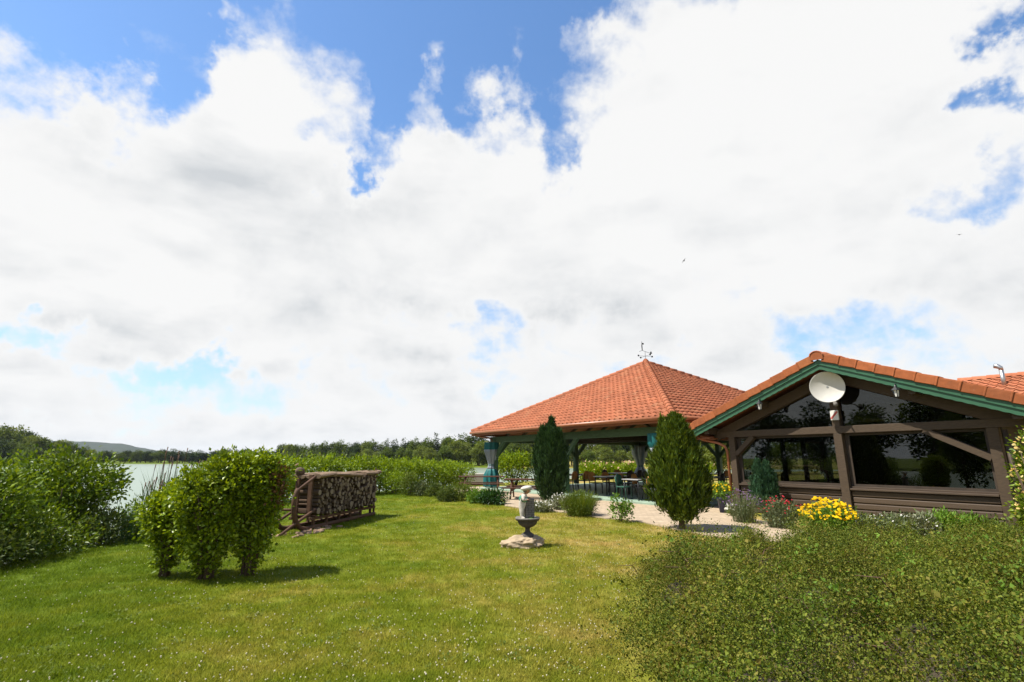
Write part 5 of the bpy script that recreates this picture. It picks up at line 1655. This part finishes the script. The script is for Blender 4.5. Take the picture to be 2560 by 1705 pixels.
    a, b = np.array([-9.7, 18.0]), np.array([-3.0, 30.4]); L_ = np.linalg.norm(b - a)
    hd = empty('hedge', (0, 0, 0), 0, 'long bright green leafy hedge along the lake behind the log sled', 'hedge')
    blobs = []
    for k in range(34):
        t = k / 33; p = a + (b - a) * t; h = 1.66 - 0.34 * t + rng.uniform(-0.06, 0.07)
        blobs.append((p[0] + rng.uniform(-.15, .15), p[1], h * 0.52, 0.72, 0.72, h * 0.48)); 
        if k % 2: blobs.append((p[0] + rng.uniform(-.2, .2), p[1] + rng.uniform(-.2, .2), h - 0.16, 0.45, 0.45, 0.30))
    leafobj('foliage', crown(rng, blobs, 2900, 13, 0.17, 0.10, 0.06, 0.12, 0.7), 'lf_hedge', hd)
    m = MB()
    for k in range(30):
        p = a + (b - a) * (k + 0.5) / 30; m.tube([(p[0], p[1], -0.1), (p[0] + rng.uniform(-.2, .2), p[1], 1.0)], [0.04, 0.015], 6)
    m.build('stems', MAT['bark'], hd)
    # shrubs and perennials between hedge and terrace
    shrub('terrace_shrub', (0.15, 31.0, 0), [(0, 0, 1.0, 1.15, 0.9, 0.85), (0.4, 0, 1.5, 0.6, 0.6, 0.5), (-0.5, 0, 1.35, 0.6, 0.6, 0.45)], 330, 13, 0.22, 0.12, 0.07, 'lf_hedge', 'round bright green shrub behind the far corner post of the pavilion', 'shrub', None, 61, (0.2, 1.3, 9, 0.7, 0.03))
    for i, (px, py, w, h, mt, lb) in enumerate([(985, 1236, 0.55, 1.0, 'lf_hedge', 'bright green perennial right behind the log stack'), (1022, 1240, 0.38, 0.95, 'lf_herb', 'upright yellowish green perennial beside the log stack'),
                                             (1052, 1240, 0.35, 0.5, 'lf_grey', 'low grey-green plant under the hedge end'), (1085, 1242, 0.34, 0.45, 'lf_weed', 'small reddish tipped shrub at the terrace edge')]):
        p = gp(px, py); p.z = 0
        shrub('perennial', p, [(0, 0, h * 0.5, w, w, h * 0.5), (0.1, 0, h * 0.8, w * 0.5, w * 0.5, h * 0.25)], 130, 11, 0.13, 0.09, 0.035, mt, lb, 'plant', None, 70 + i, (0.1, h * 0.8, 8, w * 0.7, 0.008))
    for i, (px, py, w, h, mt, lb, ll) in enumerate([(1150, 1252, 0.72, 0.58, 'lf_herb', 'broad yellow-green bush in front of the picnic tables', 0.08), (1118, 1254, 0.40, 0.42, 'lf_weed', 'low olive bush at the left end of the terrace bed', 0.07),
                                                 (1196, 1258, 0.40, 0.40, 'lf_bright', 'small fresh green bush in the middle of the terrace bed', 0.08), (1232, 1262, 0.52, 0.44, 'lf_dark', 'dark glossy rounded bush at the end of the terrace bed', 0.09)]):
        shrub('bed_shrub', gp(px, py), [(0, 0, h * 0.45, w, w * 0.8, h * 0.52), (0.2 * w, 0, h * 0.7, w * 0.5, w * 0.5, h * 0.36), (-0.4 * w, 0, h * 0.65, w * 0.45, w * 0.45, h * 0.4)], 190, 12, 0.12, ll, ll * 0.45, mt, lb, 'shrub', None, 80 + i, (0.1, h * 0.8, 8, w * 0.7, 0.01))


build_shrubs()


def spiky(name, loc, r, h, n, mat, label, seed, heads=None, cat='plant', w=0.012, lean=(0.1, 0.8), leafy=None):
    """a plant of many upright shoots; heads = (material, part name, count, size)"""
    rng = np.random.default_rng(seed)
    o = empty(name, loc, 0, label, cat)
    a = rng.uniform(0, 6.28, n); rr = r * 0.55 * np.sqrt(rng.random(n))
    P = np.stack([rr * np.cos(a), rr * np.sin(a), np.zeros(n)], 1)
    hh = h * rng.uniform(0.6, 1.05, n)
    parts = [blades(rng, P, hh, w, rng.uniform(*lean, n) * (rr / (r * 0.55)) * r / h, 3, 0.5, a + rng.normal(size=n) * 0.4)]
    if leafy:
        parts.append(crown(rng, [(0, 0, h * 0.42, r * 0.85, r * 0.85, h * 0.45)], *leafy, 0.3, 0.4))
    leafobj('foliage', join_arrays(parts), mat, o)
    if heads:
        hm, hn, cnt, hs = heads
        u = unit(rng.normal(size=(cnt, 3))); u[:, 2] = np.abs(u[:, 2]) * 0.9 + 0.1
        C = u * np.array([r, r, h * 0.55]) * rng.uniform(0.8, 1.08, (cnt, 1)) + np.array([0, 0, h * 0.48])
        leafobj(hn, flowers(rng, C, hs * rng.uniform(0.7, 1.2, (cnt, 1))), hm, o, 'stuff')
    return o


def build_flowers():
    spiky('herb_bush', gp(1450, 1290), 0.62, 0.74, 900, 'lf_herb', 'rounded yellow-green bush of fine upright shoots between cypress and path', 91, None, 'shrub', 0.014, (0.3, 1.0), (170, 12, 0.10, 0.09, 0.018))
    spiky('silver_plant', gp(1352, 1280), 0.42, 0.34, 260, 'lf_silver', 'silvery white-leaved plant at the foot of the cypress', 92, ('fl_white', 'flower_heads', 60, 0.02), 'plant', 0.02, (0.3, 1.0), (110, 12, 0.10, 0.07, 0.026))
    spiky('silver_plant', gp(1400, 1276), 0.34, 0.52, 200, 'lf_silver', 'taller silvery plant beside the rounded herb bush', 93, ('fl_white', 'flower_heads', 40, 0.02), 'plant', 0.02, (0.2, 0.8), (70, 12, 0.10, 0.07, 0.026))
    o = shrub('rose_bush', gp(1553, 1306), [(0, 0, 0.25, 0.27, 0.25, 0.22), (0.14, 0, 0.35, 0.16, 0.16, 0.16), (-0.08, 0, 0.52, 0.09, 0.09, 0.16)], 70, 11, 0.09, 0.065, 0.04, 'lf_bright', 'small light green rose bush alone at the lawn edge of the path', 'shrub', None, 94, (0.05, 0.55, 6, 0.2, 0.008))
    spiky('lavender', gp(1862, 1308), 0.46, 0.80, 420, 'lf_grey', 'lavender with faded purple spikes against the plank wall', 95, ('fl_purple', 'flower_heads', 150, 0.016), 'plant', 0.010, (0.4, 1.1), (60, 10, 0.10, 0.08, 0.015))
    spiky('daisy_plant', gp(1838, 1292), 0.24, 0.36, 90, 'lf_herb', 'small pale pink and white flowers at the corner post', 96, ('fl_white', 'flower_heads', 60, 0.028), 'plant', 0.012, (0.3, 1.0), (40, 10, 0.09, 0.06, 0.03))
    spiky('red_flower_plant', gp(1956, 1322), 0.50, 0.70, 240, 'lf_grey', 'grey-green bush with red flowers beside the juniper', 97, ('fl_red', 'flower_heads', 55, 0.023), 'plant', 0.012, (0.3, 1.0), (150, 12, 0.10, 0.06, 0.03))
    spiky('yellow_flower_plant', gp(2078, 1345), 0.52, 0.76, 240, 'lf_bright', 'big clump of bright yellow flowers in front of the glazed wall', 98, ('fl_yellow', 'flower_heads', 210, 0.034), 'plant', 0.014, (0.3, 1.0), (150, 12, 0.11, 0.08, 0.035))
    spots = [((2165, 1345), 0.42, 0.48, 'lf_grey', 'grey-green sage bush next to the yellow flowers'), ((2230, 1340), 0.50, 0.46, 'lf_grey', 'pale spiky sage bush under the plank wall'),
             ((2300, 1338), 0.45, 0.44, 'lf_silver', 'silvery grass tuft under the plank wall'), ((2352, 1338), 0.42, 0.50, 'lf_bright', 'fresh green leafy plant under the plank wall'),
             ((2420, 1340), 0.46, 0.46, 'lf_bright', 'fresh green leafy plant before the honeysuckle'), ((2475, 1345), 0.4, 0.34, 'lf_herb', 'low yellow-green plant before the honeysuckle')]
    for i, (q, r, h, mt, lb) in enumerate(spots):
        spiky('border_plant', gp(*q), r, h, 260, mt, lb, 110 + i, ('fl_white', 'flower_heads', 14, 0.02) if i < 3 else None, 'plant', 0.014, (0.3, 1.0), (130, 12, 0.10, 0.085, 0.03))
    # honeysuckle on the corner post
    rng = np.random.default_rng(120)
    h = empty('honeysuckle', (9.72, 9.72, 0), 0, 'tall honeysuckle covered in cream and yellow flowers on the edge of the photo', 'climber')
    bl = [(0.15, 0, 0.45, 0.42, 0.4, 0.45), (0.2, 0, 1.1, 0.36, 0.4, 0.5), (0.28, 0, 1.7, 0.30, 0.35, 0.45), (0.02, 0, 1.35, 0.26, 0.25, 0.25), (0.0, 0, 0.75, 0.3, 0.25, 0.25)]
    leafobj('foliage', crown(rng, bl, 420, 12, 0.13, 0.07, 0.042, 0.2, 0.4), 'lf_bank', h)
    B = np.array(bl); k = rng.integers(0, len(B), 330); u = unit(rng.normal(size=(330, 3)))
    leafobj('flower_heads', flowers(rng, B[k, :3] + u * B[k, 3:] * 1.05, 0.030), 'fl_cream', h)
    stems(rng, 0.1, 1.9, 7, 0.35, 0.018).build('stems', MAT['bark'], h)
    # iris and reeds on the bank
    for i, (x, y, n, hh, lb) in enumerate([(-7.95, 10.9, 110, 0.95, 'clump of sword-shaped iris leaves between the bank shrubs'), (-8.35, 12.3, 120, 1.15, 'clump of reeds on the bank where the open water begins'),
                                        (-9.0, 13.6, 150, 1.65, 'tall brown-tipped reeds standing in front of the open water'), (-9.3, 15.2, 130, 1.45, 'reeds at the water behind the lawn shrubs')]):
        o = empty('reed_clump', (x, y, -0.25), 0, lb, 'reeds', 'reeds on the bank')
        rg = np.random.default_rng(130 + i); P = rg.normal(size=(n, 3)) * np.array([0.28, 0.28, 0])
        leafobj('blades', blades(rg, P, hh * rg.uniform(0.6, 1.1, n), 0.03, rg.uniform(0.05, 0.35, n), 3, 0.8), 'lf_reed', o)
        if i >= 1:
            m = MB()
            for k in range(12):
                p = rg.normal(size=2) * 0.25; z = hh * rg.uniform(0.9, 1.2)
                m.tube([(p[0], p[1], 0), (p[0] + 0.03, p[1], z), (p[0] + 0.05, p[1], z + 0.16)], [0.006, 0.006, 0.014], 5)
            m.build('seed_heads', MAT['twig'], o)
    # flowering bank seen through the pavilion
    for i, (px, dep, lb) in enumerate([(1470, 40, 'beside the inner post'), (1520, 41, 'in the middle of the bay'), (1570, 42, 'beside the gathered rear curtain'), (1640, 44, 'behind the bright conifer'), (1740, 46, 'behind the restaurant corner')]):
        x = (px - 1280) / FPX * dep
        spiky('flowering_bush', (x, dep, 0), 1.25, 1.35, 420, 'lf_hedge', 'tall green bush with pink flowers seen through the pavilion, ' + lb, 140 + i, ('fl_pink', 'flower_heads', 18, 0.08), 'shrub', 0.05, (0.2, 0.7), (130, 12, 0.25, 0.2, 0.09))


build_flowers()

# ------------------------------------------------------------------ ground cover, grass, clover
COT = [(0.55, 2.0), (0.78, 4.0), (1.10, 5.5), (1.58, 7.0), (2.5, 8.2), (4.0, 8.9), (6.0, 9.2), (8.2, 9.6), (9.6, 9.0), (10.5, 6.0), (8.0, 1.5), (3.0, 1.2)]


def sprig(seed, n, ll, lw, L_):
    rng = np.random.default_rng(seed)
    t = rng.random(n); a = rng.uniform(0, 6.28, n)
    bend = np.stack([t * L_ * 0.8, np.zeros(n), 0.35 * L_ * np.sin(t * 2.6)], 1)
    P = bend + rng.normal(size=(n, 3)) * np.array([0.02, 0.045, 0.02]) * L_ / 0.25
    D = unit(np.stack([0.5 + 0 * t, np.cos(a), np.sin(a) * 0.7 + 0.3], 1)); Nn = unit(rng.normal(size=(n, 3)) * 0.6 + np.array([0, 0, 1.0]))
    s = rng.uniform(0.6, 1.3, n)
    V1 = leaf_arrays(rng, P, D, Nn, ll * s, lw * s)
    return mesh_np('sprig', V1[0], None, V1[1])


_cr = np.random.default_rng(17)
_cc = np.stack([_cr.uniform(0.6, 10.2, 330), _cr.uniform(1.6, 9.6, 330)], 1)
_ch = _cr.uniform(0.16, 0.62, 330); _cw = _cr.uniform(0.17, 0.42, 330)


def cot_height(P):
    """a bed of overlapping rounded clumps with hollows between them"""
    d = -sdist(P, COT)
    h = np.full(len(P), 0.10)
    for c, hh, w in zip(_cc, _ch, _cw):
        r2 = ((P[:, 0] - c[0]) ** 2 + (P[:, 1] - c[1]) ** 2) / (w * w)
        h = np.maximum(h, hh * np.sqrt(np.clip(1 - r2, 0, 1)))
    h = h * np.clip(d / 0.35, 0, 1) ** 0.5
    h *= np.interp(P[:, 1], [2, 5, 7, 9.2], [1.5, 1.35, 1.05, 0.66])
    return np.maximum(h, 0.0)


def build_ground_cover():
    rng = np.random.default_rng(200)
    N = 62000
    y = 1.6 + 8.4 * rng.random(N); x = 0.3 + 10.3 * rng.random(N)
    P = np.stack([x, y], 1)
    edge = 0.16 * np.sin(x * 3.1 + y * 2.3) + 0.12 * np.sin(x * 7.7 - y * 6.1) + rng.normal(size=N) * 0.05     # a ragged border that thins out over the lawn
    k = (sdist(P, COT) < 0.05 + edge) & (x < y * 1.25 + 0.5); P = P[k]
    gap = np.sin(P[:, 0] * 5.1 + 1.4 * np.sin(P[:, 1] * 2.3)) * np.sin(P[:, 1] * 4.6 + 1.1 * np.cos(P[:, 0] * 2.9))
    P = P[rng.random(len(P)) < 0.72 + 0.28 * gap]
    h = np.maximum(cot_height(P), 0.05); k = rng.random(len(P)) < np.clip(h / 0.26, 0.12, 1) ** 1.3; P, h = P[k], h[k]; n = len(P)
    z = h * np.where(rng.random(n) < 0.10, rng.uniform(1.0, 1.3, n), rng.uniform(0.55, 1.02, n))
    rot = np.stack([rng.normal(size=n) * 0.45, -0.40 + rng.normal(size=n) * 0.55, rng.uniform(0, 6.28, n)], 1)
    scl = rng.uniform(0.65, 1.2, n) * np.where(rng.random(n) < 0.04, 1.35, 1.0)
    seeds = [sprig(s, 48, 0.018, 0.012, 0.24) for s in range(4)] + [sprig(10 + s, 30, 0.023, 0.015, 0.32) for s in range(2)] + [sprig(20 + s, 46, 0.015, 0.010, 0.24) for s in range(2)]
    scatter('ground_cover', seeds, np.concatenate([P, z[:, None]], 1), rot, scl, rng.integers(0, 8, n), MAT['lf_cot'],
            'dense small-leaved cotoneaster covering the slope in front of the restaurant')
    # dark soil and litter beneath it, following the mound
    gx, gy = np.meshgrid(np.linspace(0.4, 10.6, 80), np.linspace(1.2, 9.7, 72)); Q = np.stack([gx.ravel(), gy.ravel()], 1)
    V = np.concatenate([Q, (cot_height(Q) * 0.5 - 0.03)[:, None]], 1); nx = 80
    i = np.arange(71 * 79); b = (i // 79) * nx + i % 79
    F = np.stack([b, b + 1, b + nx + 1, b + nx], 1); inside = (sdist(Q, COT) < -0.35)
    F = F[inside[F].all(axis=1)]
    o = obj('bed_soil', mesh_np('bed_soil', V, F, smooth=True), MAT['soil']); tag(o, kind='structure')
    # bare arching twigs and stray weeds that stick out of it
    m = MB()
    for k in range(120):
        q = np.array([[rng.uniform(1.4, 8.5), rng.uniform(3.0, 8.8)]])
        if k < 16: q = np.array([[rng.uniform(1.6, 2.6), rng.uniform(4.6, 7.8)]])
        if sdist(q, COT)[0] > 0.1: continue
        z = float(cot_height(q)[0]); a = rng.uniform(0, 6.28); L_ = rng.uniform(0.18, 0.45); p = Vector((q[0, 0], q[0, 1], z * 0.7)); d = Vector((math.cos(a), math.sin(a), 0))
        m.tube([p, p + d * L_ * 0.4 + Vector((0, 0, L_ * 0.6)), p + d * L_ + Vector((0, 0, L_ * 0.62))], [0.006, 0.005, 0.002], 5)
        m.tube([p + d * L_ * 0.4 + Vector((0, 0, L_ * 0.6)), p + d * L_ * 0.5 + Vector((0.08, -0.03, L_ * 0.75))], [0.004, 0.002], 4)
    o = m.build('dry_twigs', MAT['twig']); tag(o, 'bare brown twigs arching out of the cotoneaster', kind='stuff')
    n = 420
    P = np.stack([rng.uniform(1.6, 9.5, n), rng.uniform(2.6, 9.0, n)], 1); c = np.stack([rng.uniform(1.6, 9, 26), rng.uniform(3, 8.8, 26)], 1)
    P = c[rng.integers(0, 26, n)] + rng.normal(size=(n, 2)) * 0.22; P = P[sdist(P, COT) < -0.1]; n = len(P)
    z = cot_height(P)
    rot = np.stack([rng.normal(size=n) * 0.4, rng.normal(size=n) * 0.4, rng.uniform(0, 6.28, n)], 1)
    scatter('weeds', [sprig(50 + s, 9, 0.05, 0.032, 0.2) for s in range(3)], np.concatenate([P, z[:, None]], 1), rot, rng.uniform(0.7, 1.2, n), rng.integers(0, 3, n), MAT['lf_bright'], 'fresh green weeds growing through the cotoneaster')


build_ground_cover()


def lawn_points(rng, N, ymin, ymax, wide=1.22):
    u = rng.random(N); y = ymin * (ymax / ymin) ** u
    x = rng.uniform(-1, 1, N) * wide * y
    P = np.stack([x, y], 1)
    ok = ~in_poly(P, PATH_POLY) & (sdist(P, COT) > 0.02) & (x > -8.15 - 0.06 * np.maximum(y - 12, 0))
    ls = (P[:, 0] - RA.x) * EX.x + (P[:, 1] - RA.y) * EX.y; ly = (P[:, 0] - RA.x) * EY.x + (P[:, 1] - RA.y) * EY.y
    ok &= ~((ls > -1.0) & (ly > -0.3)) & ~((ls > 0.6) & (ly > -2.6))
    ps = (P[:, 0] - PA.x) * EX.x + (P[:, 1] - PA.y) * EX.y; py = (P[:, 0] - PA.x) * EY.x + (P[:, 1] - PA.y) * EY.y
    ok &= ~((ps > -13.2) & (ps < 0.5) & (py > 0.2) & (py < 13.2))
    return P[ok]


def tuft(seed, n, r, h, w):
    rng = np.random.default_rng(seed)
    a = rng.uniform(0, 6.28, n); q = r * np.sqrt(rng.random(n))
    P = np.stack([q * np.cos(a), q * np.sin(a), np.full(n, -0.004)], 1)
    V, F = blades(rng, P, h * rng.uniform(0.45, 1.15, n), w, rng.uniform(0.2, 1.3, n), 2, 0.6)
    return mesh_np('tuft', V, None, F)


def build_grass():
    rng = np.random.default_rng(300)
    P = lawn_points(rng, 46000, 2.6, 27); n = len(P)
    z = ground_z(P)
    s = np.interp(P[:, 1], [3, 10, 27], [0.85, 1.15, 2.0]) * rng.uniform(0.75, 1.25, n)
    rot = np.stack([rng.normal(size=n) * 0.06, rng.normal(size=n) * 0.06, rng.uniform(0, 6.28, n)], 1)
    scatter('grass', [tuft(s_, 46, 0.12, (0.030, 0.036, 0.040, 0.044, 0.050, 0.060)[s_], 0.0042) for s_ in range(6)], np.concatenate([P, z[:, None]], 1), rot, s, rng.integers(0, 6, n), MAT['blade'], 'short mown lawn grass with dry patches')
    # broad-leaved weeds and longer tufts in the turf
    P = lawn_points(rng, 3800, 2.8, 20)
    f = np.sin(P[:, 0] * 1.9 + 1.6 * np.sin(P[:, 1] * 1.3)) * np.cos(P[:, 1] * 1.7 - P[:, 0] * 0.6)
    P = P[rng.random(len(P)) < 0.35 + 0.55 * f]; n = len(P)
    ros = []
    for s_ in range(4):
        r2 = np.random.default_rng(400 + s_); k = 16; a = r2.uniform(0, 6.28, k)
        D = np.stack([np.cos(a), np.sin(a), r2.uniform(0.15, 0.9, k)], 1)
        V, F = leaf_arrays(r2, np.concatenate([r2.normal(size=(k, 2)) * 0.03, np.full((k, 1), 0.012)], 1), D, np.tile(np.array([[0, 0, 1.0]]), (k, 1)) + r2.normal(size=(k, 3)) * 0.3, r2.uniform(0.018, 0.036, k), r2.uniform(0.008, 0.015, k))
        ros.append(mesh_np('rosette', V, None, F))
    scatter('lawn_weeds', ros, np.concatenate([P, ground_z(P)[:, None]], 1), np.stack([np.zeros(n), np.zeros(n), rng.uniform(0, 6.28, n)], 1), rng.uniform(0.6, 1.4, n), rng.integers(0, 4, n), MAT['lf_herb'], 'small broad-leaved weeds scattered in the lawn')
    # clover heads
    P = lawn_points(rng, 21000, 2.8, 22)
    f = 0.5 + 0.5 * np.sin(P[:, 0] * 0.9 + 1.2 * np.sin(P[:, 1] * 0.7)) * np.cos(P[:, 1] * 0.8 + P[:, 0] * 0.3)
    keep = rng.random(len(P)) < (0.22 + 0.5 * f) * np.interp(P[:, 0], [-6, -1, 2], [0.35, 0.7, 1.35])
    P = P[keep]; n = len(P)
    bm = bmesh.new(); bmesh.ops.create_icosphere(bm, subdivisions=1, radius=0.0062); me = bpy.data.meshes.new('head'); bm.to_mesh(me); bm.free()
    scatter('clover_flowers', [me], np.concatenate([P, (ground_z(P) + rng.uniform(0.018, 0.045, n))[:, None]], 1), np.zeros((n, 3)), rng.uniform(0.6, 1.25, n), np.zeros(n, int), MAT['clover'], 'white clover flowers sprinkled over the lawn')


build_grass()

# ------------------------------------------------------------------ air
def build_haze():
    o = MB().box((0, 1350, 48), (9200, 6500, 104)).build('haze', None)
    t = NT('haze'); v = t.n('ShaderNodeVolumePrincipled')
    v.inputs['Color'].default_value = (0.80, 0.89, 1.0, 1); v.inputs['Density'].default_value = 0.00008; v.inputs['Anisotropy'].default_value = 0.2
    t.l(v.outputs[0], t.out.inputs['Volume']); o.data.materials.append(t.m)
    tag(o, kind='stuff')


USE_HAZE = True
if USE_HAZE: build_haze()
